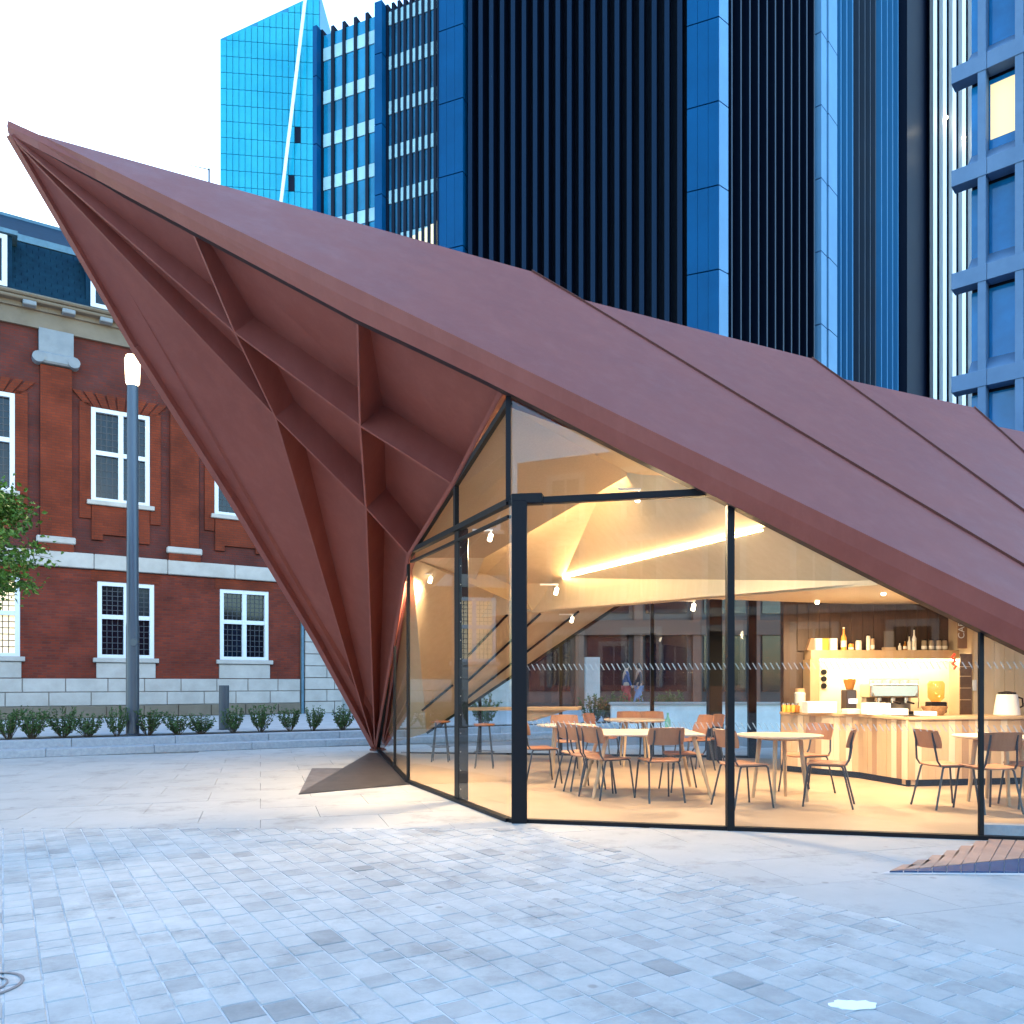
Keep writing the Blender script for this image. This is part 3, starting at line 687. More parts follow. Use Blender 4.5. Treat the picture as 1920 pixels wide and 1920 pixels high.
# string course and cornice
t = -8.0
while t < tR + 1.4:
    bbox(t + .006, t + 2.05 - .006, 0, .16, zS0, zS1, 'string_course_stone', 'portland', bevel=.02); t += 2.05
bbox(tL, tR + 1.5, 0, .10, zC0 - .12, zC0 + .36, 'frieze', 'tanstone'); bbox(tL, tR + 1.5, 0, .42, zC0 + .50, zC0 + .60, 'cornice', 'tanstone', bevel=.03)
bbox(tL, tR + 1.5, 0, .5, zC0 + .60, zC0 + .70, 'cornice', 'tanstone', bevel=.04)
bbox(tL, tR + 1.5, 0, .18, zC0 + .36, zC0 + .50, 'frieze', 'tanstone')
t = -7.6
while t < tR + 1.4: bbox(t, t + .34, .18, .44, zC0 + .37, zC0 + .499, 'modillion', 'shadestone', bevel=.02); t += .98
# windows
def window(tc, w, z0, z1_, lit=False, split=.5):
    wn_ = bbox(tc - w / 2, tc + w / 2, -.16, -.12, z0, z1_, 'window', 'wglass')
    fw = .125
    def wb(a, b, c, d, d0=-.12, d1=.02, nm='frame'): bbox(a, b, d0, d1, c, d, nm, 'white', wn_)
    t0, t1 = tc - w / 2, tc + w / 2
    wb(t0, t0 + fw, z0, z1_); wb(t1 - fw, t1, z0, z1_); wb(t0 + fw, t1 - fw, z1_ - fw, z1_); wb(t0 + fw, t1 - fw, z0, z0 + fw * .8)
    zm = z0 + (z1_ - z0) * split
    wb(tc - fw * .55, tc + fw * .55, z0 + fw * .8, z1_ - fw, d1=.01)
    for a, b in ((t0 + fw, tc - fw * .55), (tc + fw * .55, t1 - fw)):
        wb(a, b, zm - .065, zm + .065, d1=.005)
        for za, zb_ in ((z0 + fw * .8, zm - .065), (zm + .065, z1_ - fw)):
            bbox(a, b, -.12, -.105, za, zb_, 'pane', 'litwin' if lit else random.choice(('wglass', 'wglass', 'wglass2', 'wglass3')), wn_)
            le = MB(); nx, nz_ = 4, 6
            for i in range(1, nx): le.frame(BL(a + (b - a) * i / nx, -.100, (za + zb_) / 2), bu * .011, bn * .006, V(0, 0, (zb_ - za) / 2))
            for i in range(1, nz_): le.frame(BL((a + b) / 2, -.099, za + (zb_ - za) * i / nz_), bu * (b - a) / 2, bn * .006, V(0, 0, .011))
            o = le.build('leading', M['leading'], wn_); o['kind'] = 'stuff'
    bbox(t0 - .12, t1 + .12, 0, .17, z0 - .14, z0 - .005, 'sill', 'portland', wn_, bevel=.015)
    return wn_
for i, tc in enumerate((tc2 - 2 * dpt, tc2 - dpt, tc2, tc3)):
    window(tc, 1.58, gz0, gz1, lit=(i == 1), split=.54)
    bbox(tc - .82, tc + .82, 0, .10, zPl + .01, gz0 - .15, 'window_apron', 'portland', bevel=.01)
    bbox(tc - .95, tc + .95, .031, .05, gz1, gz1 + .42, 'brick_lintel', 'brick_red')
for tc in (tu - 2 * dpt, tu - dpt, tu, tu + dpt):
    window(tc, 1.62, uz0, uz1, split=.52)
    for sgn in (-1, 1): bbox(min(tc + sgn * .82, tc + sgn * 1.12), max(tc + sgn * .82, tc + sgn * 1.12), -.03, .05, uz0 - .55, uz1 + .1, 'window_surround', 'brick_red')
    bbox(tc - .8, tc + .8, -.03, .07, uz0 - 1.0, uz0 - .145, 'window_apron', 'brick_red')
    for sgn in (-1, 1): bbox(min(tc + sgn * .8, tc + sgn * .5), max(tc + sgn * .8, tc + sgn * .5), -.02, .072, uz0 - 1.18, uz0 - 1.0, 'window_apron', 'brick_red')
    nvs = 9
    for i in range(nvs):
        a = -1.12 + 2.24 * i / nvs; lean = (i - (nvs - 1) / 2) * .05
        MB().slab([BL(tc + a * .86 + .015, .0, uz1 + .005), BL(tc + (a + 2.24 / nvs) * .86 - .015, .0, uz1 + .005), BL(tc + (a + 2.24 / nvs) - .012 + lean, .0, uz1 + .42), BL(tc + a + .012 + lean, .0, uz1 + .42)], bn, .05).build('voussoir', M['brick_red'], bk)
# pilasters with stone capitals
for t0, t1 in ((bt(75) - dpt, bt(134) - dpt), (bt(75), bt(134)), (bt(318), bt(371)), (bt(318) + dpt, bt(371) + dpt)):
    if t1 > tR - .1: continue
    bbox(t0, t1, -.03, .14, zS1 + .42, bz(100, 690), 'pilaster', 'brick_red')
    bbox(t0 - .1, t1 + .1, -.03, .20, zS1 + .22, zS1 + .42, 'pilaster_base', 'portland', bevel=.03); bbox(t0 - .05, t1 + .05, -.03, .17, zS1, zS1 + .22, 'pilaster_base', 'brick_red')
    zc_ = bz(100, 690)
    cap = bbox(t0 - .12, t1 + .12, -.03, .26, zc_ + .05, zc_ + .36, 'capital', 'shadestone', bevel=.05)
    for tt in (t0 - .05, t1 + .05): MB().tube([BL(tt, -.02, zc_ + .17), BL(tt, .29, zc_ + .17)], .16, 12).build('volute', M['shadestone'], cap, smooth=True)
    bbox(t0 - .04, t1 + .04, -.03, .20, zc_ + .36, zC0 - .12, 'pilaster_block', 'shadestone')
# mansard roof with slates, flashing and dormers
zM0 = zC0 + .70; zM1 = bz(40, 455) + .35; zR = bz(0, 363) + 1.5
b_ = MB(); b_.poly([BL(tL, .25, zM0), BL(tR + 1.5, .25, zM0), BL(tR + 1.5, -.55, zM1), BL(tL, -.55, zM1)]); b_.build('mansard_slope', M['slate'], bk)
b_ = MB(); b_.poly([BL(tL, -.55, zM1), BL(tR + 1.5, -.55, zM1), BL(tR - 1.5, -4.2, zR), BL(tL, -4.2, zR)]); b_.build('upper_roof_slope', M['slate'], bk)
b_ = MB(); b_.poly([BL(tR + 1.5, -.55, zM1), BL(tR + 1.5, -6, zM1), BL(tR - 1.5, -4.2, zR)]); b_.poly([BL(tR + 1.5, .25, zM0), BL(tR + 1.5, -6, zM0), BL(tR + 1.5, -6, zM1), BL(tR + 1.5, -.55, zM1)]); b_.build('hip_end', M['slate'], bk)
b_ = MB(); b_.bar(BL(tL, -.52, zM1), BL(tR + 1.5, -.52, zM1), .16, .2); b_.build('roof_flashing', M['lead'], bk)
b_ = MB(); b_.bar(BL(tL, -4.2, zR), BL(tR - 1.5, -4.2, zR), .14, .12); b_.build('ridge_capping', M['lead'], bk)
nrow = 13; sl = MB()
for i in range(nrow):
    z = zM0 + (zM1 - zM0) * (i + .5) / nrow; d = .25 - .8 * (i + .5) / nrow
    t = -7 + (i % 2) * .15
    while t < tR + 1.4:
        hh = (zM1 - zM0) / nrow
        sl.frame(BL(t + .15, d + .012 + random.uniform(0, .01), z), bu * .142, bn * .01, V(0, 0, hh * .54)); t += .30
sl = sl.build('slates', M['slate'], bk); sl['kind'] = 'stuff'
dw = 1.5
for tc in (bt(13) - dw / 2, bt(168) + dw / 2, bt(168) + dw / 2 + dpt):
    dm = bbox(tc - dw / 2 - .12, tc + dw / 2 + .12, -1.2, .2, zM0 + .02, zM0 + 1.58, 'dormer', 'slate')
    bbox(tc - dw / 2 - .25, tc + dw / 2 + .25, -1.2, .34, zM0 + 1.58, zM0 + 1.70, 'dormer_roof', 'lead', dm)
    for a, b, c, d in ((tc - dw / 2, tc - dw / 2 + .13, .1, 1.55), (tc + dw / 2 - .13, tc + dw / 2, .1, 1.55), (tc - dw / 2 + .13, tc + dw / 2 - .13, 1.43, 1.55), (tc - dw / 2 + .13, tc + dw / 2 - .13, .1, .22), (tc - .05, tc + .05, .22, 1.43)):
        bbox(a, b, .2, .27, zM0 + c, zM0 + d, 'frame', 'white', dm)
    bbox(tc - dw / 2 + .13, tc + dw / 2 - .13, .201, .215, zM0 + .22, zM0 + 1.43, 'pane', 'wglass', dm)
# a slim camera pole standing on the roofs behind
ra = thing('roof_aerial', 'thin bent pole rising behind the pavilion roof against the white sky', 'pole', tuple(at(392, 420, 60)))
b_ = MB(); b_.tube([at(392, 420, 60), at(392, 316, 60)], .07, 8); b_.build('mast', M['black'], ra); b_ = MB(); b_.tube([at(392, 318, 60), at(340, 306, 60)], [.04, .02], 6); b_.build('arm', M['black'], ra)

# ================================================================== TOWERS
M['navy'] = mat('navy_cladding', (.002, .006, .018), rough=.45, spec=.15)
M['finblue'] = mat('dark_blue_fin', (.001, .012, .034), rough=.5, spec=.12)
M['pierblue'] = mat('blue_pier_panel', (.0, .062, .17), rough=.4, var=.15, vscale=.25, spec=.1)
M['pierlight'] = mat('pale_blue_metal', (.09, .24, .42), rough=.5, var=.08, vscale=.4)
M['finlight'] = mat('light_blue_fin', (.03, .16, .33), rough=.5, spec=.2)
M['greyfin'] = mat('grey_blue_fin', (.03, .045, .07), rough=.5, spec=.2)
M['cyan'] = mat('cyan_window_glass', (.005, .22, .40), rough=.12, spec=.5, var=.35, vscale=.15)
M['cyan2'] = mat('pale_spandrel', (.33, .55, .62), rough=.5, var=.15, vscale=.5)
M['teal'] = mat('teal_window_glass', (.015, .13, .25), rough=.12, var=.5, vscale=.2)
M['whitefin'] = mat('white_fin', (.80, .82, .84), rough=.5)
tw = thing('fin_tower', 'tall dark blue office tower with close vertical fins and blue corner piers', 'office tower', (9.83, 38, 0))
HT = 40.0; HF = 62.0
lo_, lu, lnn = V(9.83, 38, 0), V(-.9216, .388, 0), V(-.388, -.9216, 0)
def tl(px): k = kx(px); return (9.83 - 38 * k) / (.9216 + .388 * k)
ro, ru, rn = V(9.83, 38, 0), V(.775, .632, 0), V(.632, -.775, 0)
def tr_(px, o=None, u=None): o = o or ro; u = u or ru; k = kx(px); return (k * o[1] - o[0]) / (u[0] - u[1] * k)
def fbox(o, u, n, t0, t1, d0, d1, z0, z1_, nm, m, parent=tw, bevel=0):
    return MB().frame(o + u * (t0 + t1) / 2 + n * (d0 + d1) / 2 + V(0, 0, (z0 + z1_) / 2), u * abs(t1 - t0) / 2, n * (d1 - d0) / 2, V(0, 0, (z1_ - z0) / 2)).build(nm, M[m], parent, bevel=bevel)
def LB(t0, t1, d0, d1, z0, z1_, nm, m, parent=tw): return fbox(lo_, lu, lnn, t0, t1, d0, d1, z0, z1_, nm, m, parent)
core = MB(); P0 = lo_ - lnn * .9; 
cA = lo_ + lu * .2 - lnn * .9; cB = lo_ + lu * tl(587) - lnn * .9
c1_ = ro + ru * tr_(1540); u3 = V(.6635, .748, 0); n3 = V(.748, -.6635, 0)
c2_ = c1_ + u3 * tr_(1748, c1_, u3)
core.slab([cA, ro + ru * .3 - rn * .9, c1_ - rn * .8, c2_ - n3 * .8, c2_ + V(-12, 18, 0), cB + V(6, 16, 0), cB], (0, 0, 1), HT - .65); core.build('core', M['navy'], tw)
cB2 = lo_ + lu * tl(823) - lnn * .9
MB().slab([cA, ro + ru * .3 - rn * .9, c1_ - rn * .8, c2_ - n3 * .8, c2_ + V(-12, 14, 0), cB2 + V(5, 12, 0), cB2], (0, 0, 1), HF - .6).build('core', M['navy'], tw)
# corner pier: storey panels
ZJ = [33 - 4 * k for k in range(-8, 9)]
def pier(t0, t1, d1, face='pierblue', o=lo_, u=lu, n=lnn, nz=3, top=HT):
    for a, b in zip(ZJ[1:], ZJ):
        b = min(b, top)
        if b <= a: continue
        for i in range(nz):
            w = (t1 - t0) / nz; fbox(o, u, n, t0 + w * i + .006, t0 + w * (i + 1) - .006, -.9, d1, a + .03, b - .03, 'pier_panel', face)
pier(0, tl(1288), 0.0, top=HF)
for a, b in zip(ZJ[1:], ZJ):
    b = min(b, HF)
    if b > a: fbox(ro, ru, rn, .02, .02 + tr_(1365), -.9, 0, a + .03, b - .03, 'pier_panel', 'pierlight')
pier(tl(868), tl(822), 0.0, top=HF); pier(tl(716), tl(702), 0.0, nz=1); pier(tl(594), tl(586), 0.0, nz=1)
LB(tl(822) - .02, tl(820), -.88, .04, 0, HT - .1, 'pier_edge', 'navy')
def fins(ta, tb, n, w, d, m, em, o=lo_, u=lu, nn=lnn, d0=-.88, ew=.05, HT=HF):
    for i in range(n):
        t = ta + (tb - ta) * (i + .5) / n
        fb = fbox(o, u, nn, t - w / 2, t + w / 2, d0, d, .2, HT - .2, 'fin', m)
        fbox(o, u, nn, t - ew / 2, t + ew / 2, d, d + .02, .2, HT - .2, 'fin_edge', em, fb)
fins(tl(1286), tl(870), 19, .09, -.12, 'navy', 'finblue', ew=.24)
fins(tr_(1368), tr_(1538), 11, .06, -.15, 'navy', 'greyfin', ro, ru, rn, ew=.10)
# wide-bay left part: cyan windows, pale spandrels, fins
def bays(ta, tb, nb, zref, dz, hs, win, m2, fw, ew, groups):
    wbay = (tb - ta) / nb
    for i in range(nb):
        t0, t1 = ta + wbay * i, ta + wbay * (i + 1)
        z = zref
        while z > 12:
            LB(t0 + .02, t1 - .02, -.86, -.5, z - hs, z, 'spandrel', m2); LB(t0 + .02, t1 - .02, -.86, -.55, z - dz + .06, z - hs - .02, 'window', win); z -= dz
        if zref + .1 < HT: LB(t0 + .02, t1 - .02, -.86, -.55, zref + .06, HT - .3, 'window', win)
    for i in range(nb + 1):
        t = ta + wbay * i; LB(t - fw / 2, t + fw / 2, -.86, -.42, .2, HT, 'fin', 'navy')
bays(tl(702), tl(594), 5, 38.9, 2.55, .75, 'cyan', 'cyan2', .20, .05, 0)
bays(tl(820), tl(718), 9, 39.6, 2.55, .75, 'teal', 'cyan2', .17, .05, 0)
lit3 = emit('lit_tower_window', (1, .78, .45), .05)
wb2 = (tl(718) - tl(820)) / 9
for i in range(5):
    t0 = tl(820) + wb2 * i
    for z in (23.0, 25.2): MB().frame(lo_ + lu * (t0 + wb2 / 2) + lnn * -.49 + V(0, 0, z + .95), lu * (wb2 / 2 - .1), lnn * .01, V(0, 0, .85 - .12 * i)).build('lit_window', lit3, tw)
# right flank: pale column, fins, dark end slab
for a, b in zip(ZJ[1:], ZJ):
    b = min(b, HF)
    if b > a:
        fbox(c1_, u3, n3, .0, tr_(1550, c1_, u3), -.8, 0, a + .03, b - .03, 'pier_panel', 'pierlight'); fbox(c1_, u3, n3, tr_(1552, c1_, u3), tr_(1568, c1_, u3), -.8, .05, a + .03, b - .03, 'pier_panel', 'pierlight')
for i, px in enumerate((1577, 1588, 1599)): t = tr_(px, c1_, u3); fbox(c1_, u3, n3, t - .075, t + .075, -.8, 0, .2, HF, 'fin', 'finlight')
for i, px in enumerate((1611, 1622, 1632, 1642)): t = tr_(px, c1_, u3); fbox(c1_, u3, n3, t - .05, t + .05, -.8, 0, .2, HF, 'fin', 'greyfin')
for px in (1653, 1664, 1674, 1684): t = tr_(px, c1_, u3); fbox(c1_, u3, n3, t - .07, t + .07, -.8, 0, .2, HF, 'fin', 'finlight')
random.seed(5)
for px in (1616, 1627, 1637, 1647):
    for k in range(11):
        t = tr_(px, c1_, u3); z = 6 + k * 4 + random.uniform(-.3, .3) + (px - 1616) * .03; fbox(c1_, u3, n3, t - .1, t + .22, -.8, -.3, z, z + 1.7, 'window', 'teal')
fbox(c1_, u3, n3, tr_(1692, c1_, u3), tr_(1749, c1_, u3), -.8, .3, .2, HF, 'end_slab', 'navy')

# ---- tower with white fins, between the dark tower and the stone building
w2 = thing('white_fin_tower', 'dark office block with bright white vertical fins beside the stone building', 'office tower', (30, 58, 0))
MB().box(kx(1745) * 58, kx(1745) * 58 + 14, 58, 70, 0, 60).build('core', M['navy'], w2)
for i, px in enumerate((1752, 1770, 1788, 1806, 1824, 1842, 1860)):
    x = kx(px) * 57.6; MB().box(x - .13, x + .13, 57.5, 58.0, 0, 60).build('fin', M['whitefin'], w2)
    for k in range(9):
        z = 8 + k * 3.6 + (i * .7) % 2
        MB().box(x + .2, x + .34, 57.9, 57.99, z, z + 1.5).build('window', M['teal'], w2)
em_ = emit('ceiling_spot', (1, .85, .55), 3)
for px, py in ((1770, 222), (1803, 259)): MB().lathe(at(px + 4, py, 57.2), [(.0, 0), (.12, 0), (.12, .1), (0, .1)], 8).build('lit_lamp', em_, w2)

# ---- pale stone building at the right edge
M['stoneblue'] = mat('pale_blue_grey_stone', (.06, .125, .225), rough=.7, col2=(.08, .155, .27), vscale=.9, bump=.1)
M['blueglass'] = mat('blue_window_glass', (.004, .13, .34), rough=.1, spec=.6, var=.3, vscale=.4)
so, su_, sn_ = V(kx(1783) * 28, 28, 0), V(.743, -.669, 0), V(-.669, -.743, 0)
sbld = thing('stone_office', 'pale blue-grey stone office with deep square window bays at the right edge', 'building', tuple(so))
def SB(t0, t1, d0, d1, z0, z1_, nm, m, parent=sbld, bevel=0): return fbox(so, su_, sn_, t0, t1, d0, d1, z0, z1_, nm, m, parent, bevel)
SB(.52, 8, -4, -.62, 0, 32, 'core', 'navy')
litw = emit('lit_office', (1, .74, .36), .06)
for k in range(-2, 7):
    zb0 = 22.57 - 3.6 * k - .28
    t = 0.0
    while t < 6: SB(t + .006, t + 1.1 - .006, -.55, .0, zb0, zb0 + .56, 'band_stone', 'stoneblue', bevel=.01); t += 1.1
    if k == 6: break
    z0, z1_ = zb0 - 3.04, zb0
    for i in range(6):
        tp = .82 + 1.1 * i
        SB(tp, tp + .24, -.5, -.03, z0, z1_, 'pier', 'stoneblue')
        a, b = (tp + .24, tp + 1.1) 
        if i == 0: cells = [(.52, .82), (a, b)]
        else: cells = [(a, b)]
        for (a, b) in cells:
            w_ = SB(a, b, -.60, -.56, z0 + .55, z1_ - .1, 'window', 'blueglass')
            if k == 0 and abs(a - 1.06) < .01:
                MB().frame(so + su_ * (a + b) / 2 + sn_ * -.55 + V(0, 0, (z0 + z1_) / 2 + .3), su_ * (b - a) / 2 * .9, sn_ * .004, V(0, 0, .95)).build('lit_pane', litw, w_)
            # sloping sill
            MB().slab([so + su_ * a + sn_ * -.03 + V(0, 0, z0), so + su_ * b + sn_ * -.03 + V(0, 0, z0), so + su_ * b + sn_ * -.56 + V(0, 0, z0 + .55), so + su_ * a + sn_ * -.56 + V(0, 0, z0 + .55)], (0, 0, -1), .02).build('sill', M['stoneblue'], w_)

# ---- distant cyan glass tower with a sloping top
gt = thing('glass_tower', 'bright cyan glass tower with a slanted top and a white diagonal edge far behind', 'glass tower', tuple(at(500, 1280, 170)))
Yg = 170.0
M['sky_glass'] = mat('cyan_curtain_glass', (.0, .28, .42), rough=.2, col2=(.02, .38, .5), vscale=.06, spec=.4)
MB().slab([at(413, 1278, Yg), at(600, 1278, Yg + 3), at(600, -14, Yg + 3), at(413, 73, Yg)], (0, 1, 0), 25).build('core', mat('glass_core', (.01, .20, .36), rough=.4), gt)
cols, rws = 16, 15
for i in range(cols):
    x0 = 413 + i * 11.6
    for j in range(rws):
        y0 = 73 - 120 + j * 30.5 + i * .9; y1 = y0 + 29.4
        ytop = 74.5 - (x0 - 413) * .465
        ytop2 = 74.5 - (x0 + 11 - 413) * .465
        if y1 < ytop + 3 or y0 > 420: continue
        dk = (i == 12 and j == 9) or (i == 11 and j == 12)
        ya, yb = max(y0, ytop), max(y0, ytop2)
        d = Yg - .25 + (3 * (x0 - 413) / 187)
        MB().slab([at(x0 + .5, y1, d), at(x0 + 11.1, y1, d), at(x0 + 11.1, yb, d), at(x0 + .5, ya, d)], (0, 1, 0), .15).build('pane', M['navy'] if dk else M['sky_glass'], gt)
b_ = MB(); b_.bar(at(522, 420, Yg - .4), at(573, -8, Yg - .4), .62, .3, up=(0, 1, 0)); b_.build('white_edge', M['whitefin'], gt)

# ================================================================== STREET THINGS AND PLANTS
random.seed(23)
M['leaf'] = mat('shrub_leaf', (.035, .075, .022), rough=.55, col2=(.085, .15, .04), vscale=14, spec=.3)
M['leaf2'] = mat('tree_leaf', (.05, .115, .012), rough=.5, col2=(.14, .23, .028), vscale=7, spec=.3)
M['twig'] = mat('brown_bark', (.09, .065, .045), rough=.9, var=.3, vscale=20)
M['galv'] = mat('grey_painted_steel', (.075, .088, .11), rough=.38, metal=.4)
def leaf_quad(b, p, d, s, w=.5):
    d = d.normalized(); x = d.cross(V(random.uniform(-1, 1), random.uniform(-1, 1), random.uniform(-1, 1))).normalized()
    n = d.cross(x) * .18
    b.poly([p, p + d * s * .5 + x * s * w * .5 + n * s, p + d * s]); b.poly([p, p + d * s, p + d * s * .5 - x * s * w * .5 + n * s])
shrub_me = []
for v in range(5):
    lf = MB(); tw_ = MB()
    for i in range(26):
        a = random.uniform(0, 2 * math.pi); sp = random.uniform(.05, .34); h = random.uniform(.28, .52)
        tip = V(math.cos(a) * sp, math.sin(a) * sp, h)
        base = V(math.cos(a) * .03, math.sin(a) * .03, 0); midp = base.lerp(tip, .5) + V(math.cos(a), math.sin(a), 0) * .03
        tw_.tube([base, midp, tip], [.006, .005, .002], 4, cap=False)
        for j in range(30):
            f_ = random.uniform(.25, 1.02); p = base.lerp(midp, f_ * 2) if f_ < .5 else midp.lerp(tip, f_ * 2 - 1)
            dd = V(random.gauss(0, 1), random.gauss(0, 1), random.gauss(.45, .7)); leaf_quad(lf, p, dd, random.uniform(.035, .065), .55)
    r_ = bpy.data.objects.new('shrub', None)
    shrub_me.append((lf, tw_))
protos = []
def shrub(p, s, label, v, group='young shrubs along the granite steps'):
    t_ = thing('shrub', label, 'shrub', tuple(p), group)
    if protos and len(protos) > v:
        for nm, me in zip(('foliage', 'stems'), protos[v]):
            o = bpy.data.objects.new(nm, me); COL.objects.link(o); o.parent = t_
    t_.rotation_euler = (0, 0, random.uniform(0, 6.28)); jj = random.uniform(.88, 1.15); t_.scale = (s[0] * jj, s[0] * random.uniform(.85, 1.2), s[1] * random.uniform(.85, 1.12)); return t_
for lf, tw_ in shrub_me:
    ms = []
    for nm, b_, m in (('foliage', lf, M['leaf']), ('stems', tw_, M['twig'])):
        me = bpy.data.meshes.new(nm); me.from_pydata([tuple(v) for v in b_.v], [], b_.f); me.materials.append(m); ms.append(me)
    protos.append(ms)
def bedpt(px):                        # point of the planting bed seen at this photo column
    k = kx(px); o = st(0, 1.1, 0); t_ = (k * o[1] - o[0]) / (sdir[0] - k * sdir[1]); return st(t_, 1.1 + random.uniform(-.12, .12), .27)
spots = [(16, 1.0, 1.0), (60, 1.1, 1.15), (118, 1.05, 1.05), (166, 1.0, 1.0), (219, .8, 1.25), (277, 1.15, 1.05), (334, 1.05, .95), (379, 1.0, .9), (437, .95, 1.05), (490, .95, 1.15), (545, .95, 1.1), (587, .8, 1.05), (642, .95, 1.1)]
ords = ['first', 'second', 'third', 'fourth', 'fifth', 'sixth', 'seventh', 'eighth', 'ninth', 'tenth', 'eleventh', 'twelfth', 'thirteenth']
extra = {4: 'thin leafy young shrub just left of the lamp post foot', 5: 'wide leafy young shrub at the right of the lamp post foot', 8: 'leafy young shrub beside the dark bollard', 12: 'rightmost young shrub beside the pavilion leg', 0: 'leftmost young shrub at the photo edge above the steps'}
for i, (px, s1, s2) in enumerate(spots):
    shrub(bedpt(px), (s1, s2), extra.get(i, '%s young green shrub from the left above the granite steps' % ords[i]), i % 5)
for i, px in enumerate((775, 822, 905, 1110, 1140, 1168, 1205, 1238, 1262)):
    shrub(bedpt(px), (1.2, 1.5), ('green shrub beyond the side glass seen behind the tall stools' if i < 3 else 'green shrub beyond the rear glass seen above the table tops'), (i + 2) % 5, 'shrubs seen through the glass')

# lamp post
lpo = bedpt(249); lpo[2] = .27
lam = thing('lamp_post', 'tall slim grey lamp post with a glowing white top', 'lamp post', tuple(lpo))
lh = CAMZ + (HOR - 722) / FOC * lpo[1]; lt = CAMZ + (HOR - 668) / FOC * lpo[1]
top_ = at(237, 722, lpo[1]); lx = lpo[0]
MB().lathe(lpo, [(.125, 0), (.125, 2.2), (.115, 2.3), (.105, lh - .29)], 24).build('pole', M['galv'], lam, smooth=True)
MB().lathe(lpo + V(0, 0, .0), [(.17, 0), (.17, .03), (.13, .05)], 20).build('base_plate', M['galv'], lam)
MB().lathe((lpo[0], lpo[1], lh), [(.105, 0), (.13, .04), (.15, lt - lh - .08), (.12, lt - lh)], 24).build('lamp_head', emit('lamp_glow', (1, .80, .5), .7), lam, smooth=True)
dr = at(251, 1204, lpo[1] - .128); MB().tube([dr, dr + V(0, -.012, 0)], .075, 16).build('access_disc', M['galv'], lam)
pl_ = bpy.data.lights.new('lamp_light', 'POINT'); pl_.energy = 160; pl_.color = (1, .80, .52); pl_.shadow_soft_size = .16
plo = bpy.data.objects.new('lamp_light', pl_); COL.objects.link(plo); plo.parent = lam; plo.location = (0, 0, lt - lpo[2] + .25)
# bollard
bp_ = gr(420, 1370, .27)
bol = thing('bollard', 'dark grey round bollard standing among the shrubs', 'bollard', tuple(bp_))
MB().lathe(bp_, [(.11, 0), (.11, 1.0), (.105, 1.02), (0, 1.02)], 22).build('shaft', mat('dark_bollard', (.055, .06, .07), rough=.5), bol, smooth=True)
MB().lathe(bp_, [(.16, 0), (.16, .02), (.11, .03)], 18).build('base_plate', M['galv'], bol)

# young tree at the left edge
tb = gr(-110, 1425); tree = thing('street_tree', 'leafy green tree reaching into the picture at the left edge', 'tree', tuple(tb))
trk = MB(); Yt = tb[1]; crown_c = at(-58, 1010, Yt)
trk.tube([tb, tb + V(.02, 0, 1.0), at(-100, 1100, Yt), at(-85, 950, Yt), at(-78, 870, Yt)], [.07, .06, .05, .035, .012], 10)
lf = MB()
for i in range(70):
    a = random.uniform(0, 6.283); h = random.uniform(-1.1, .95)
    rr = (1.36 - .25 * abs(h) - (.5 if h > .75 else 0)) * random.uniform(.55, 1.0)
    s_ = V(0, 0, h * .55) + crown_c + V(-.1, 0, -.1); e_ = crown_c + V(math.cos(a) * rr, math.sin(a) * rr, h + random.uniform(-.1, .15))
    trk.tube([s_, s_.lerp(e_, .55) + V(0, 0, .08), e_], [.016, .01, .003], 5, cap=False)
    for j in range(72):
        c = s_.lerp(e_, random.uniform(.55, 1.0)) + V(random.gauss(0, .13), random.gauss(0, .13), random.gauss(0, .10))
        leaf_quad(lf, c, V(random.gauss(0, 1), random.gauss(0, 1), random.gauss(-.25, .6)), random.uniform(.07, .13), .65)
trk.build('trunk', M['twig'], tree, smooth=True); lf.build('crown', M['leaf2'], tree)

# ================================================================== SEEN THROUGH THE PAVILION, BEHIND IT
hw = thing('low_white_wall', 'low white wall seen through the rear glass beside the counter', 'wall', (6, 21, 0))
MB().box(2.6, 12, 20.9, 21.2, 0, .78).build('wall_body', mat('white_render', (.62, .66, .66), rough=.8, var=.1), hw); MB().box(2.55, 12, 20.85, 21.25, .78, .84).build('coping', M['portland'], hw)
db = thing('dark_office', 'dark brown glass office front seen through the rear glazing', 'building', (6, 33, 0))
M['dbrown'] = mat('dark_brown_cladding', (.030, .020, .016), rough=.5, var=.5, vscale=.6)
MB().box(-3, 22, 33, 40, 0, 9).build('wall', M['dbrown'], db)
for i, x in enumerate((0.2, 2.6, 5.0, 7.4, 9.8, 12.2, 14.6)):
    MB().box(x, x + .35, 32.7, 33, 0, 9).build('pier', mat('brown_pier', (.13, .055, .03), rough=.7), db)
    for z in (1.0, 4.2): MB().box(x + .5, x + 2.2, 32.9, 32.99, z, z + 2.3).build('window', M['wglass'], db)
MB().box(-3, 22, 32.6, 33, 3.3, 3.9).build('band', mat('brown_band', (.10, .05, .03), rough=.7), db)
sg_ = thing('stone_pier', 'pale stone pier seen through the pavilion beyond the tables', 'pier', (3.2, 25, .29))
MB().box(2.3, 2.75, 25, 25.4, .28, 2.15).build('shaft', M['portland'], sg_); MB().box(2.2, 2.85, 24.9, 25.5, .28, .6).build('base', M['portland'], sg_)

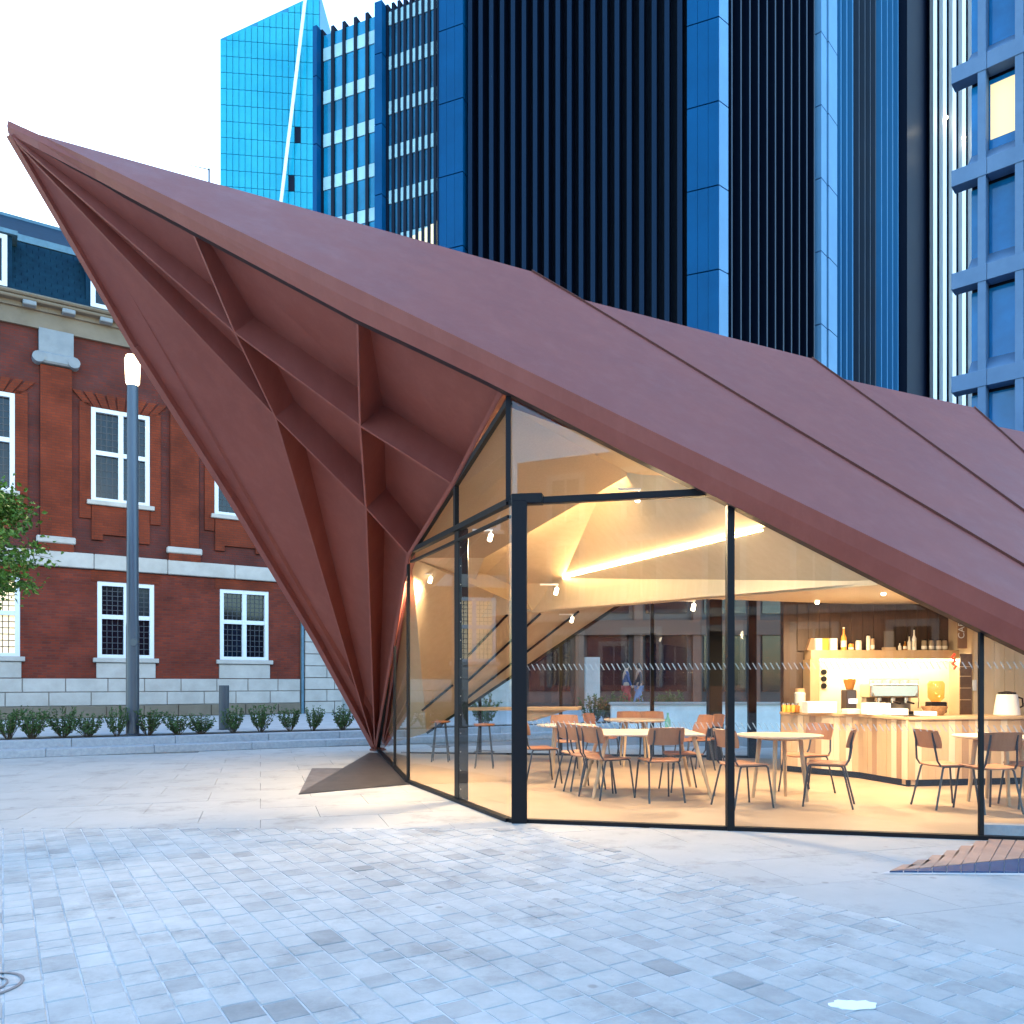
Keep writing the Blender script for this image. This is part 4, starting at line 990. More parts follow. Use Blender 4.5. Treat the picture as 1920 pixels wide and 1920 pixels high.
# brick building across the square behind the photographer: only its reflection shows in the glass
rb = thing('opposite_brick_building', 'brick building with arched white windows reflected faintly in the cafe glass', 'building', (4, -24, 0))
MB().box(-14, 20, -30, -24, 0, 13).build('wall', brickmat('opposite_brick', (.30, .10, .06), (.25, .08, .05), (.3, .2, .16), (1, 0, 0)), rb)
for x in range(-12, 20, 4):
    for z, hh in ((1.2, 2.6), (5.6, 2.8), (9.6, 2.2)):
        w_ = MB().box(x, x + 1.5, -24, -23.95, z, z + hh).build('window', M['wglass'], rb)
        fr_ = MB(); fr_.box(x - .28, x, -24, -23.85, z - .1, z + hh); fr_.box(x + 1.5, x + 1.78, -24, -23.85, z - .1, z + hh); fr_.box(x - .28, x + 1.78, -24, -23.85, z + hh, z + hh + .3); fr_.box(x + .7, x + .8, -23.95, -23.9, z, z + hh)
        fr_.build('surround', M['portland'], w_)
MB().box(-14, 20, -24, -23.7, 4.5, 4.9).build('string_course', M['portland'], rb)

# two people walking past beyond the rear glass
def person(px, Y, label, top, legs, yaw, stride):
    p0 = V(kx(px) * Y, Y, .29); t_ = thing('person', label, 'person', tuple(p0), 'people walking beyond the rear glass')
    t_.rotation_euler = (0, 0, yaw)
    def skin(nm, vs, es, m, lv=2):
        me = bpy.data.meshes.new(nm); me.from_pydata([v[0] for v in vs], es, []); o = bpy.data.objects.new(nm, me); COL.objects.link(o); o.parent = t_
        mo = o.modifiers.new('skin', 'SKIN'); me.skin_vertices or None
        lay = me.skin_vertices[0] if me.skin_vertices else None
        if lay is None:
            import bmesh
            bm = bmesh.new(); bm.from_mesh(me); bm.verts.layers.skin.verify(); bm.to_mesh(me); bm.free(); lay = me.skin_vertices[0]
        for i, v in enumerate(vs): lay.data[i].radius = (v[1], v[2] if len(v) > 2 else v[1])
        lay.data[0].use_root = True
        sm_ = o.modifiers.new('smooth', 'SUBSURF'); sm_.levels = 1; sm_.render_levels = lv; me.materials.append(m); return o
    s = stride
    body = [((0, 0, .93), .125, .10), ((0, 0, 1.12), .115, .09), ((0, 0, 1.36), .145, .10), ((0, 0, 1.46), .055), ((0.02, 0, 1.53), .055), ((.03, 0, 1.60), .085, .075), ((.03, 0, 1.69), .08, .07),
            ((0, .18, 1.40), .05), ((-.05, .23, 1.14), .042), ((.06, .24, .92), .034), ((.10, .24, .84), .03), ((0, -.18, 1.40), .05), ((.05, -.23, 1.14), .042), ((.14, -.23, .95), .034), ((.19, -.22, .88), .03),
            ((0, .085, .88), .085), ((s * .5, .09, .50), .06), ((s * .75, .09, .09), .042), ((s * .75 + .14, .09, .04), .035), ((0, -.085, .88), .085), ((-s * .3, -.09, .50), .06), ((-s, -.09, .10), .042), ((-s + .13, -.09, .04), .035)]
    E = [(0, 1), (1, 2), (2, 3), (3, 4), (4, 5), (5, 6), (2, 7), (7, 8), (8, 9), (9, 10), (2, 11), (11, 12), (12, 13), (13, 14), (0, 15), (15, 16), (16, 17), (17, 18), (0, 19), (19, 20), (20, 21), (21, 22)]
    skin('body', body, E, mat('skin', (.42, .25, .17), rough=.6))
    g_ = 1.13
    jk = [body[0], body[1], body[2], body[7], body[8], body[9], body[11], body[12], body[13]]
    skin('jacket', [(v[0], *(r_ * g_ for r_ in v[1:])) for v in jk], [(0, 1), (1, 2), (2, 3), (3, 4), (4, 5), (2, 6), (6, 7), (7, 8)], mat('jacket_cloth', top, rough=.9))
    tr = [body[0], body[15], body[16], body[17], body[19], body[20], body[21]]
    skin('trousers', [(v[0], *(r_ * g_ for r_ in v[1:])) for v in tr], [(0, 1), (1, 2), (2, 3), (0, 4), (4, 5), (5, 6)], mat('trouser_cloth', legs, rough=.9))
    hb = MB(); hb.lathe((-.005, 0, 1.60), [(.07, -.06), (.098, 0), (.098, .06), (.07, .115), (.02, .135)], 14); ho = hb.build('hair', mat('dark_hair', (.03, .02, .015), rough=.7)); ho.parent = t_
person(1174, 26.5, 'person in a dark blue top and red trousers walking beyond the rear glass', (.03, .05, .14), (.35, .05, .05), R(0), .3)
person(1198, 27.2, 'person in a dark jacket and pale blue jeans walking beyond the rear glass', (.05, .045, .05), (.16, .24, .36), R(180), .26)

# ================================================================== INSIDE THE CAFE
random.seed(31)
M['ply'] = mat('oak_ply', (.25, .10, .04), rough=.45, col2=(.33, .145, .062), vscale=2.5, stretch=(1, 6, 1))
M['oak'] = mat('pale_oak', (.36, .23, .12), rough=.5, col2=(.48, .33, .19), vscale=2, stretch=(1, 1, .25))
M['oak_dark'] = mat('darker_oak', (.24, .14, .07), rough=.5, col2=(.33, .2, .11), vscale=2, stretch=(1, 1, .25))
M['tabletop'] = mat('pale_table_top', (.52, .45, .36), rough=.35)
M['tubeblk'] = mat('black_tube', (.012, .014, .02), rough=.35, spec=.5)
FZ = .012
def make_chair():
    c = thing('cafe_chair', 'x', 'chair', (0, 0, 0), 'plywood cafe chairs')
    # seat: slightly dished ply with rounded corners, faces +X
    def sheet(f, nu, nv, t, nm, m):
        b_ = MB(); top = [[f(i / nu, j / nv) for j in range(nv + 1)] for i in range(nu + 1)]
        nrm = (top[1][0] - top[0][0]).cross(top[0][1] - top[0][0]).normalized() * t
        idx = lambda i, j: i * (nv + 1) + j
        b_.v = [p for r_ in top for p in r_]; k = len(b_.v); b_.v += [p - nrm for p in b_.v[:k]]
        for i in range(nu):
            for j in range(nv):
                b_.f.append([idx(i, j), idx(i + 1, j), idx(i + 1, j + 1), idx(i, j + 1)]); b_.f.append([k + idx(i, j), k + idx(i, j + 1), k + idx(i + 1, j + 1), k + idx(i + 1, j)])
        ring = [idx(i, 0) for i in range(nu)] + [idx(nu, j) for j in range(nv)] + [idx(i, nv) for i in range(nu, 0, -1)] + [idx(0, j) for j in range(nv, 0, -1)]
        for a, d in zip(ring, ring[1:] + ring[:1]): b_.f.append([a, d, k + d, k + a])
        return b_.build(nm, M[m], c, smooth=True)
    def rnd(u, v, r_=.35):            # squeeze unit square corners
        x, y = 2 * u - 1, 2 * v - 1; return x * math.sqrt(1 - r_ * y * y * .5), y * math.sqrt(1 - r_ * x * x * .5)
    def seat(u, v):
        x, y = rnd(u, v); return V(.01 + .20 * x, .205 * y, .455 - .012 * (1 - y * y) + (.008 * x if x > 0 else 0) - (.018 * max(0, x - .6) ** 2 * 6))
    def back(u, v):
        x, y = rnd(u, v, .25); return V(-.215 - .045 * (1 - y * y) + .045 - .05 * (x * .5 + .5), .205 * y, .715 + .095 * x)
    sheet(seat, 8, 8, .014, 'seat', 'ply'); sheet(back, 6, 8, -.014, 'backrest', 'ply')
    for s in (-1, 1):
        MB().tube([(.17, s * .165, .435), (.185, s * .175, .41), (.235, s * .20, 0.0)], .0105, 8).build('leg', M['tubeblk'], c, smooth=True)
        MB().tube([(-.13, s * .165, .435), (-.15, s * .172, .41), (-.245, s * .20, 0.0)], .0105, 8).build('leg', M['tubeblk'], c, smooth=True)
        MB().tube([(-.02, s * .165, .435), (-.17, s * .165, .44), (-.205, s * .165, .49), (-.232, s * .14, .70), (-.245, s * .14, .78)], .0105, 8).build('back_upright', M['tubeblk'], c, smooth=True)
        MB().tube([(.17, s * .165, .433), (-.13, s * .165, .433)], .0105, 8).build('seat_rail', M['tubeblk'], c, smooth=True)
    MB().tube([(.17, -.165, .433), (.17, .165, .433)], .0105, 8).build('seat_rail', M['tubeblk'], c, smooth=True)
    MB().tube([(-.13, -.165, .433), (-.13, .165, .433)], .0105, 8).build('seat_rail', M['tubeblk'], c, smooth=True)
    return c
chair0 = make_chair(); used = False
def chair(px, Y, yaw, label):
    global used
    c = chair0 if not used else copy_tree(chair0); used = True
    c.location = (kx(px) * Y, Y, FZ); c.rotation_euler = (0, 0, R(yaw)); c['label'] = label; c.scale = (1.04, 1.04, 1.04); return c
def table(px, Y, r_, label, h=.745, leg_r=.36, sq=None, rot=0):
    x = kx(px) * Y; t_ = thing('cafe_table', label, 'table', (x, Y, FZ), 'cafe tables')
    if sq:
        MB().box(x - sq[0] / 2, x + sq[0] / 2, Y - sq[1] / 2, Y + sq[1] / 2, FZ + h - .028, FZ + h).build('table_top', M['tabletop'], t_, bevel=.02, seg=3); L_ = [(a * (sq[0] / 2 - .12), b * (sq[1] / 2 - .12)) for a in (-1, 1) for b in (-1, 1)]
    else:
        MB().lathe((x, Y, FZ + h - .028), [(r_ - .03, 0), (r_, .014), (r_, .028), (0, .028)], 36).build('table_top', M['tabletop'], t_, smooth=True); L_ = [(leg_r * .62 * math.cos(a + rot), leg_r * .62 * math.sin(a + rot)) for a in (.78, 2.36, 3.93, 5.5)]
    for a, b in L_: MB().tube([(x + a, Y + b, FZ + h - .03), (x + a * 1.35, Y + b * 1.35, FZ)], [.026, .019], 10).build('leg', M['oak'], t_, smooth=True)
    MB().lathe((x, Y, FZ + h - .06), [(.2, 0), (.2, .03)], 20).build('apron', M['oak'], t_); return t_
table(1462, 9.15, .47, 'round pale table in front of the counter', rot=.25)
chair(1392, 8.66, 20, 'wooden chair left of the round table by the counter, half behind the middle mullion')
chair(1512, 9.75, 205, 'wooden chair behind the round table, its orange back against the counter')
chair(1553, 8.72, 155, 'wooden chair at the right of the round table with its back to the counter end')
table(1870, 8.95, .45, 'round table at the right edge beyond the thin last mullion', rot=.6)
chair(1772, 8.62, 8, 'wooden chair seen from the side, left of the table at the right edge')
chair(1851, 8.35, 95, 'wooden chair seen from behind, crossed by the last thin mullion')
chair(1935, 8.62, 175, 'wooden chair cut by the right edge of the photo')
table(1208, 9.75, 0, 'large pale table with splayed wooden legs in the middle of the left room', sq=(1.25, 1.05))
chair(1236, 9.12, 100, 'wooden chair seen from behind at the near side of the large table')
chair(1088, 10.1, 25, 'farthest of three chairs in a row along the left of the large table')
chair(1106, 9.75, 22, 'middle of three chairs in a row along the left of the large table')
chair(1138, 9.35, 30, 'nearest of three chairs in a row along the left of the large table')
chair(1282, 9.95, 190, 'orange lit chair at the right end of the large table')
table(1062, 11.3, .42, 'small round table beyond the corner post')
chair(1012, 10.75, 15, 'dark backed wooden chair just right of the corner post')
chair(1060, 12.2, 270, 'orange backed chair facing the small table near the rear glass')
table(1190, 13.0, .5, 'far round table near the rear glass')
chair(1128, 12.9, 330, 'orange backed chair left of the far table by the rear glass')
chair(1185, 13.7, 275, 'orange backed chair behind the far table, left of two')
chair(1222, 13.7, 262, 'orange backed chair behind the far table, right of two')
chair(1300, 12.3, 200, 'tall looking dark framed chair between far table and black column, left one')
chair(1322, 12.6, 190, 'dark framed chair nearest the black column')
for k, (px, Y) in enumerate(((1205, 9.6), (1232, 9.9), (1170, 10.0))):
    p = V(kx(px) * Y, Y, FZ + .745)
    MB().lathe(p, [(.03, 0), (.034, .10), (.018, .13), (.012, .17), (.012, .18)], 10).build('x', None) if False else None
ca = V(kx(1252) * 9.9, 9.9, FZ + .745)
tag(MB().lathe(ca, [(.035, 0), (.035, .13), (.014, .17), (.014, .22)], 12).build('water_bottle', glass('green_glass', (.55, .8, .6)), smooth=True), 'small green bottle on the large pale table', 'bottle')
# bar ledge and stools at the left rear window
lg = thing('window_ledge', 'long pale wooden ledge along the rear left window', 'ledge', tuple(at(1000, 1345, 13.6)))
MB().bar(at(880, 1329, 13.9), at(1088, 1328, 13.5), .40, .05).build('ledge_top', M['oak'], lg); 
b_ = MB(); b_.slab([at(985, 1331, 13.6), at(1066, 1331, 13.5), at(1000, 1352, 13.5), at(985, 1352, 13.6)], (0, 1, 0), .06); b_.build('bracket', M['oak'], lg)
stl = None
def stool(px, Y, label):
    p = V(kx(px) * Y, Y, FZ); t_ = thing('bar_stool', label, 'stool', tuple(p), 'tall stools at the window ledge')
    MB().lathe(p + V(0, 0, .66), [(.15, 0), (.17, .015), (.17, .03), (0, .03)], 20).build('seat', M['ply'], t_, smooth=True)
    for a in (.78, 2.36, 3.93, 5.5):
        MB().tube([p + V(.11 * math.cos(a), .11 * math.sin(a), .66), p + V(.2 * math.cos(a), .2 * math.sin(a), 0)], .011, 8).build('leg', M['tubeblk'], t_, smooth=True)
    ring = [p + V(.165 * math.cos(i / 20 * 6.2832), .165 * math.sin(i / 20 * 6.2832), .25) for i in range(21)]
    MB().tube(ring, .008, 6).build('foot_ring', M['tubeblk'], t_, smooth=True)
stool(908, 12.6, 'tall stool just right of the left glass post'); stool(826, 13.6, 'tall stool far left behind the side glass')

# ---- counter
ct = thing('counter', 'long cafe counter clad in vertical wooden boards', 'counter', (5, 11, FZ))
cp = [gr(1465, 1447), gr(1611, 1461), gr(1702, 1477), gr(1960, 1471), V(9, 10.3, 0)]
CH = .90
for a, b in zip(cp, cp[1:]):
    L = (b - a).length; n = max(1, round(L / .095)); d = (b - a) / n; out = V(d[1], -d[0], 0).normalized()
    for i in range(n):
        m_ = a + d * (i + .5) + V(0, 0, FZ + .09 + (CH - .13) / 2)
        MB().frame(m_ + out * random.uniform(.0, .006), d * .485, out * .012, V(0, 0, (CH - .13) / 2)).build('board', random.choice((M['oak'], M['oak'], M['oak'], M['lining'], M['lining'], M['oak_dark'])), ct)
    MB().frame((a + b) / 2 + V(0, 0, FZ + .045) - out * .03, (b - a) / 2, out * .02, V(0, 0, .045)).build('plinth', M['black'], ct)
    MB().frame((a + b) / 2 + V(0, 0, FZ + CH - .02) - out * .22, (b - a) / 2 * 1.004, out * .27, V(0, 0, .0205)).build('worktop', M['oak'], ct, bevel=.006)
    MB().frame((a + b) / 2 + V(0, 0, FZ + CH / 2 - .03) - out * .24, (b - a) / 2, out * .2, V(0, 0, CH / 2 - .05)).build('carcass', M['oak'], ct)
# ---- back bar: bright splashback, shelf, dark boards above, timber wall to the right
bb_ = thing('back_bar', 'wooden back bar wall with long bottle shelf and bright splashback', 'back bar', (5.4, 12.3, FZ))
YB = 12.3
M['splash'] = mat('cream_splashback', (.78, .68, .50), rough=.5)
M['darkboard'] = mat('dark_stained_board', (.045, .026, .018), rough=.6, col2=(.07, .04, .026), vscale=3, stretch=(6, 6, .5))
X0, X1 = kx(1508) * YB, kx(1782) * YB
MB().box(X0, X1, YB, YB + .05, .8, 1.68).build('splashback', M['splash'], bb_)
MB().box(X0, X1, YB - .28, YB, 1.70, 1.84).build('shelf', M['oak'], bb_, bevel=.006)
MB().box(X0 - .02, X0 + .12, YB - .30, YB, .3, 1.70).build('end_panel', M['oak'], bb_)
MB().box(X0, X1, YB - .25, YB - .01, .75, .86).build('back_worktop', M['oak'], bb_)
n = 14
for i in range(n):
    a = X0 - .1 + (X1 - X0 + .1) * i / n; b = X0 - .1 + (X1 - X0 + .1) * (i + 1) / n
    MB().box(a + .003, b - .003, YB + .02, YB + .05 + random.uniform(0, .006), 1.841, 3.0).build('dark_board', M['darkboard'], bb_)
xw = X1
while xw < 9:
    MB().box(xw + .002, xw + .148, YB - .62, YB - .58 + random.uniform(0, .004), FZ, 2.9).build('wall_board', M['lining'], bb_); xw += .15
MB().box(X1 - .02, X1, YB - .6, YB + .05, FZ, 2.9).build('return_panel', M['lining'], bb_)
MB().box(X0, X1, YB - .26, YB - .24, 1.684, 1.70).build('shelf_light', emit('shelf_led', (1, .78, .45), 10), bb_)
MB().box(X0 - .3, 9, YB + .05, YB + .2, 0, 3.2).build('rear_wall', M['darkboard'], bb_)
MB().box(8.98, 9.05, 6.2, YB, 0, 2.6).build('side_wall', M['lining'], bb_)
def txt(s, loc, size, rot, m, parent, nm='lettering'):
    cu = bpy.data.curves.new(nm, 'FONT'); cu.body = s; cu.size = size; cu.extrude = .002; cu.align_x = 'CENTER'; cu.align_y = 'CENTER'; cu.materials.append(m)
    to = bpy.data.objects.new('t', cu); me = bpy.data.meshes.new_from_object(to); bpy.data.objects.remove(to); me.name = nm
    o = bpy.data.objects.new(nm, me); COL.objects.link(o); o.location = Vector(loc) - (ORG[parent.name] if parent else V(0, 0, 0)); o.rotation_euler = rot; o.parent = parent; return o
Yw = YB - .625
sgn = thing('hanging_sign', 'brown vertical sign board with white letters on the timber wall', 'sign', tuple(at(1803, 1190, Yw)))
MB().slab([at(1795, 1216, Yw), at(1812, 1216, Yw), at(1812, 1160, Yw), at(1795, 1160, Yw)], (0, -1, 0), .02).build('board', mat('brown_sign', (.20, .10, .05), rough=.6), sgn)
txt('CAFE', at(1803, 1178, Yw - .03), .13, (R(90), R(-90), 0), M['white'], sgn)
fr_ = thing('fridge_door', 'tall dark glass fridge door in the timber wall', 'fridge', tuple(at(1810, 1340, Yw)))
MB().slab([at(1799, 1341, Yw), at(1821, 1341, Yw), at(1821, 1226, Yw), at(1799, 1226, Yw)], (0, -1, 0), .02).build('door', mat('dark_door', (.11, .06, .035), rough=.2, var=.4, vscale=3), fr_)
for y in (1250, 1268, 1290, 1312): MB().bar(at(1800, y, Yw - .025), at(1820, y, Yw - .025), .01, .012).build('shelf_line', M['oak'], fr_)
rs = thing('red_sign', 'small red script sign on the timber wall edge', 'sign', tuple(at(1788, 1240, Yw)))
b_ = MB(); b_.tube([at(1790, 1226, Yw - .02), at(1785, 1233, Yw - .02), at(1791, 1239, Yw - .02), at(1786, 1244, Yw - .02), at(1792, 1250, Yw - .02), at(1788, 1255, Yw - .02)], .018, 6); b_.build('script', emit('red_neon', (1, .06, .03), .08), rs)
sw = tag(MB().slab([at(1822, 1295, Yw), at(1829, 1295, Yw), at(1829, 1275, Yw), at(1822, 1275, Yw)], (0, -1, 0), .03).build('wall_switch', M['white'], bevel=.004), 'small white switch plate on the timber wall', 'switch')

# ---- things on the counter and shelf
M['chrome'] = mat('brushed_steel', (.62, .58, .52), rough=.25, metal=1)
M['cream'] = mat('cream_card', (.75, .70, .60), rough=.7)
M['whitebox'] = mat('white_box', (.80, .78, .74), rough=.6)
M['orange'] = mat('orange_label', (.70, .28, .04), rough=.5)
M['amber'] = mat('amber_glass', (.30, .12, .02), rough=.1)
em = thing('espresso_machine', 'wide steel espresso machine on the back counter', 'coffee machine', (kx(1662) * 11.9, 11.9, .86))
ex0, ex1, ey = kx(1618) * 11.9, kx(1708) * 11.9, 11.85
MB().box(ex0, ex1, ey - .2, ey + .18, 1.13, 1.33).build('body', M['chrome'], em, bevel=.025, seg=2)
MB().box(ex0 + .03, ex1 - .03, ey, ey + .17, .90, 1.13).build('back_panel', mat('grey_panel', (.25, .21, .17), rough=.4), em)
MB().box(ex0, ex1, ey - .22, ey + .17, .87, .93).build('drip_tray', M['black'], em, bevel=.01)
for x in (ex0 + .05, ex1 - .05): MB().box(x - .03, x + .03, ey - .1, ey + .1, .86, .90).build('foot', M['black'], em)
for i in range(3):
    x = ex0 + .16 + i * .2; h_ = MB().lathe((x, ey - .12, 1.05), [(.045, 0), (.045, .08)], 12).build('group_head', M['chrome'], em, smooth=True)
    MB().tube([(x, ey - .15, 1.07), (x + .01, ey - .32, 1.05)], .014, 8).build('handle', M['black'], h_, smooth=True)
for x in (ex0 + .04, ex1 - .04): MB().tube([(x, ey - .2, 1.2), (x, ey - .26, 1.1), (x, ey - .24, .98)], .007, 6).build('steam_wand', M['chrome'], em, smooth=True)
MB().tube([(ex0, ey - .17, 1.33), (ex0, ey - .17, 1.40), (ex1, ey - .17, 1.40), (ex1, ey - .17, 1.33)], .008, 6).build('cup_rail', M['chrome'], em)
for i in range(5): 
    x = ex0 + .1 + i * .13; tag(MB().lathe((x, ey - .02, 1.332), [(.02, 0), (.036, .05), (.036, .06), (.03, .055)], 12).build('cup', M['whitebox'], smooth=True), 'white cup on top of the espresso machine', 'cup', 'cups on the espresso machine')
gri = thing('coffee_grinder', 'dark coffee grinder left of the espresso machine', 'grinder', tuple(V(kx(1592) * 11.6, 11.6, .9)))
gx = kx(1592) * 11.6
MB().box(gx - .075, gx + .075, 11.5, 11.72, .91, 1.25).build('body', mat('dark_grinder', (.03, .025, .03), rough=.3), gri, bevel=.02, seg=2); MB().lathe((gx, 11.58, 1.25), [(.05, 0), (.085, .12), (.085, .15), (.03, .17)], 14).build('hopper', M['amber'], gri, smooth=True); MB().box(gx - .05, gx + .05, 11.44, 11.5, 1.05, 1.12).build('display', emit('grinder_display', (.6, .65, 1), .06), gri)
def onct(px, Y): return V(kx(px) * Y, Y, FZ + CH + .001)
def boxon(px, Y, w, d, h, nm, label, m, cat, group=None):
    p = onct(px, Y); return tag(MB().box(p[0] - w / 2, p[0] + w / 2, p[1] - d / 2, p[1] + d / 2, p[2], p[2] + h).build(nm, M[m] if isinstance(m, str) else m, bevel=.006), label, cat, group)
boxon(1536, 11.55, .42, .24, .165, 'pastry_box', 'wide white box at the left end of the counter', 'whitebox', 'box')
boxon(1642, 10.95, .32, .2, .16, 'card_reader_box', 'white till box in front of the espresso machine', 'whitebox', 'till')
boxon(1680, 10.75, .24, .2, .09, 'tray', 'low cream tray on the counter below the machine', 'cream', 'tray')
boxon(1600, 11.2, .25, .2, .07, 'menu_stand', 'low cream box left of the till', 'cream', 'box')
boxon(1735, 10.55, .22, .18, .06, 'napkin_box', 'small white napkin holder near the right of the counter', 'whitebox', 'holder')
bask = onct(1752, 10.75); tag(MB().lathe(bask, [(.11, 0), (.16, .10), (.165, .12), (.12, .06)], 16).build('basket', mat('wicker', (.25, .13, .06), rough=.8, var=.4, vscale=30), smooth=True), 'brown basket on the right part of the counter', 'basket')
bl_ = thing('water_dispenser', 'amber topped drinks dispenser right of the espresso machine', 'dispenser', tuple(onct(1755, 11.4)))
p = onct(1755, 11.6); MB().box(p[0] - .11, p[0] + .11, p[1] - .1, p[1] + .1, p[2] + .0, p[2] + .16).build('base', M['black'], bl_, bevel=.01); MB().lathe(p + V(0, 0, .16), [(.06, 0), (.11, .06), (.115, .26), (.09, .30)], 16).build('tank', glass('amber_tank', (1, .75, .45)), bl_, smooth=True)
ke = thing('steel_urn', 'white conical jug with dark lid at the right end of the counter', 'jug', tuple(onct(1888, 10.9)))
p = onct(1888, 10.9); MB().lathe(p, [(.16, 0), (.155, .05), (.125, .27), (.12, .28)], 20).build('body', M['whitebox'], ke, smooth=True); MB().lathe(p + V(0, 0, .28), [(.11, 0), (.11, .025), (.02, .04)], 18).build('lid', M['black'], ke); MB().tube([p + V(.14, 0, .08), p + V(.22, 0, .12), p + V(.21, 0, .22), p + V(.12, 0, .25)], .012, 8).build('handle', M['black'], ke)
# jars at the left end of the counter
for i, px in enumerate((1470, 1478, 1487, 1495)):
    p = onct(px, 11.85); j = thing('jar', 'x', 'jar', tuple(p), 'jars at the left end of the counter'); j['label'] = ('leftmost', 'second', 'third', 'fourth')[i] + ' small orange jar from the left end of the counter'
    MB().lathe(p, [(.032, 0), (.034, .09), (.022, .11)], 12).build('body', M['orange'] if i != 3 else M['amber'], j, smooth=True); MB().lathe(p + V(0, 0, .11), [(.026, 0), (.026, .025)], 12).build('lid', M['chrome'], j)
p = onct(1500, 11.95); j = thing('glass_canister', 'tall glass canister with stacked cups beside the end panel', 'canister', tuple(p)); MB().lathe(p, [(.075, 0), (.08, .28), (.06, .3)], 16).build('body', mat('canister', (.55, .53, .48), rough=.2), j, smooth=True); MB().lathe(p + V(0, 0, .3), [(.065, 0), (.065, .05)], 14).build('lid', M['oak'], j)
# wall pans
for i, (y, lab) in enumerate(((1260, 'uppermost'), (1273, 'middle'), (1286, 'lowest'))):
    p = at(1544, y, YB - .01); t_ = tag(MB().tube([p, p + V(0, -.03, 0)], .042, 16).build('wall_hook', M['black']), lab + ' of three dark round hooks on the bright splashback', 'hook', 'hooks on the splashback')
# shelf contents
zs = 1.841; Ysh = YB - .14
def shelf_bottle(px, h, r_, m, lab, cap=None, neck=True):
    p = V(kx(px) * Ysh, Ysh, zs); t_ = thing('bottle', lab, 'bottle', tuple(p), 'bottles and jars on the long shelf')
    prof = [(r_, 0), (r_, h * .58), (r_ * .4, h * .75), (r_ * .35, h)] if neck else [(r_, 0), (r_, h * .85), (r_ * .8, h)]
    MB().lathe(p, prof, 14).build('body', M[m] if isinstance(m, str) else m, t_, smooth=True)
    MB().lathe(p + V(0, 0, h), [(r_ * (.4 if neck else .85), 0), (r_ * (.4 if neck else .85), .02)], 12).build('cap', M[cap or 'black'], t_)
    MB().lathe(p + V(0, 0, h * .15), [(r_ + .001, 0), (r_ + .001, h * .3)], 14).build('paper_label', M['cream'], t_, smooth=True)
shelf_bottle(1582, .33, .042, 'orange', 'tall orange bottle at the left of the long shelf', 'whitebox')
shelf_bottle(1596, .10, .04, 'orange', 'squat orange jar beside the tall orange bottle', neck=False)
shelf_bottle(1610, .15, .045, 'cream', 'cream canister left of the shelf middle', neck=False)
shelf_bottle(1628, .22, .03, 'cream', 'tall pale packet bottle left of the dark frame', neck=False)
shelf_bottle(1636, .18, .03, 'oak', 'shorter wooden jar left of the dark frame', neck=False)
shelf_bottle(1687, .11, .024, 'cream', 'short pale bottle right of the dark frame')
shelf_bottle(1697, .14, .026, 'amber', 'small amber bottle right of the dark frame')
shelf_bottle(1705, .21, .028, 'cream', 'slim cream bottle near the tallest white bottle')
shelf_bottle(1714, .31, .032, 'whitebox', 'tallest white necked bottle on the shelf', 'black')
for px, lab in ((1733, 'leftmost'), (1746, 'second'), (1760, 'third'), (1771, 'rightmost')): shelf_bottle(px, .15, .04, mat('jar_glass', (.30, .24, .17), rough=.1), lab + ' of four round glass jars at the shelf end', neck=False)
for px, m, lab in ((1533, 'cream', 'left cream coffee carton on the shelf end'), (1545, 'orange', 'yellow orange coffee carton between two cream ones'), (1561, 'cream', 'cream carton with dark marks on the shelf')):
    p = V(kx(px) * Ysh, Ysh, zs); tag(MB().box(p[0] - .05, p[0] + .05, Ysh - .06, Ysh + .06, zs, zs + .18).build('carton', M[m], bevel=.004), lab, 'carton', 'cartons on the shelf')
p = V(kx(1518) * Ysh, Ysh, zs); tag(MB().slab([p + V(-.06, -.06, 0), p + V(.05, -.06, 0), p + V(.05, -.06, .18), p + V(.0, -.06, .18)], (0, 1, 0), .1).build('brown_bag', mat('kraft', (.20, .11, .06), rough=.8)), 'brown paper bag at the left end of the shelf', 'bag')
p = V(kx(1666) * Ysh, Ysh, zs); pf = thing('chalk_sign', 'dark framed chalk board standing in the middle of the shelf', 'board', tuple(p)); MB().box(p[0] - .075, p[0] + .075, Ysh - .02, Ysh, zs + .04, zs + .29).build('board', mat('chalk', (.10, .085, .075), rough=.6), pf); MB().box(p[0] - .09, p[0] + .09, Ysh - .05, Ysh + .03, zs, zs + .045).build('stand', M['oak'], pf)
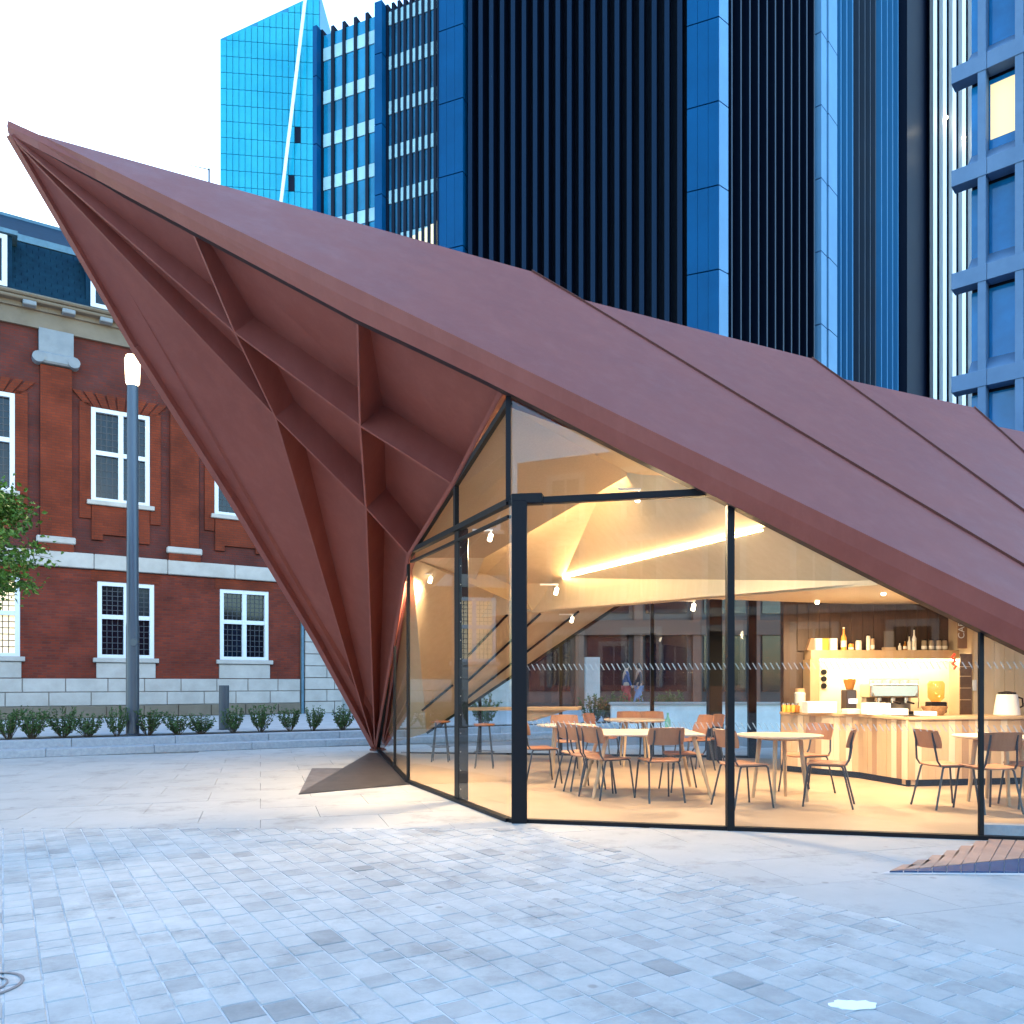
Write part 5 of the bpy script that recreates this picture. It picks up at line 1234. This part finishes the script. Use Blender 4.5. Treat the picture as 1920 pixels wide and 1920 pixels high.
# ---- lit track spots (each lights the room; last four added for warm spill outside)
def spot(px, py, Y, e, lab, aim=(0, 0, -1), show=True):
    p = at(px, py, Y); t_ = thing('track_spot', lab, 'spotlight', tuple(p), 'lit track spotlights')
    b_ = MB(); b_.box(p[0] - .12, p[0] + .12, p[1] - .012, p[1] + .012, p[2] + .06, p[2] + .08); b_.build('track', M['whitebox'], t_)
    MB().tube([p + V(.1, 0, .06), p + V(.1, 0, .02)], .008, 6).build('stem', M['whitebox'], t_)
    MB().tube([p + V(.1, 0, .02), p + V(  .08, -.02, -.06)], .026, 12).build('lamp_body', emit('spot_glow', (1, .84, .58), 1.5), t_)
    l_ = bpy.data.lights.new('spot_light', 'SPOT'); l_.energy = e; l_.color = (1, .74, .44); l_.spot_size = R(150); l_.spot_blend = .7; l_.shadow_soft_size = .10
    o = bpy.data.objects.new('spot_light', l_); COL.objects.link(o); o.parent = t_; o.location = (.08, -.02, -.13); o.rotation_euler = V(*aim).to_track_quat('-Z', 'Y').to_euler()
EK = .32
spot(1287, 1136, 10.6, 95 * EK, 'white track spotlight left of the middle mullion'); spot(1642, 1106, 9.4, 95 * EK, 'double white spotlight above the counter'); spot(1690, 1110, 9.6, 60 * EK, 'small white spotlight right of the double one', (0.2, .5, -1))
spot(1520, 1124, 11.2, 85 * EK, 'white spotlight above the back bar', (.2, .3, -1)); spot(1030, 1106, 10.4, 80 * EK, 'oval white spotlight over the large table'); spot(1062, 1160, 13.2, 55 * EK, 'white spotlight by the leg lining above the far chairs')
spot(1820, 1165, 9.0, 85 * EK, 'white spotlight hidden behind the fascia at the right', (0, .3, -1))
spot(1180, 930, 8.3, 130 * EK, 'added white spotlight near the corner post below the bright cove', (0, -.5, -1))  # front pair added to spill warm light onto the paving
spot(1440, 985, 7.75, 120 * EK, 'added white spotlight tucked behind the fascia above the middle mullion', (0, -.5, -1))
spot(905, 1005, 9.4, 150 * EK, 'added white spotlight inside the side glass beside its thick post', (-.75, -.25, -1))  # side pair added, tilted out so the warmed paving lights the soffit
spot(795, 1085, 11.3, 185 * EK, 'added white spotlight deep inside the side glass near the leg', (-.9, -.1, -1))
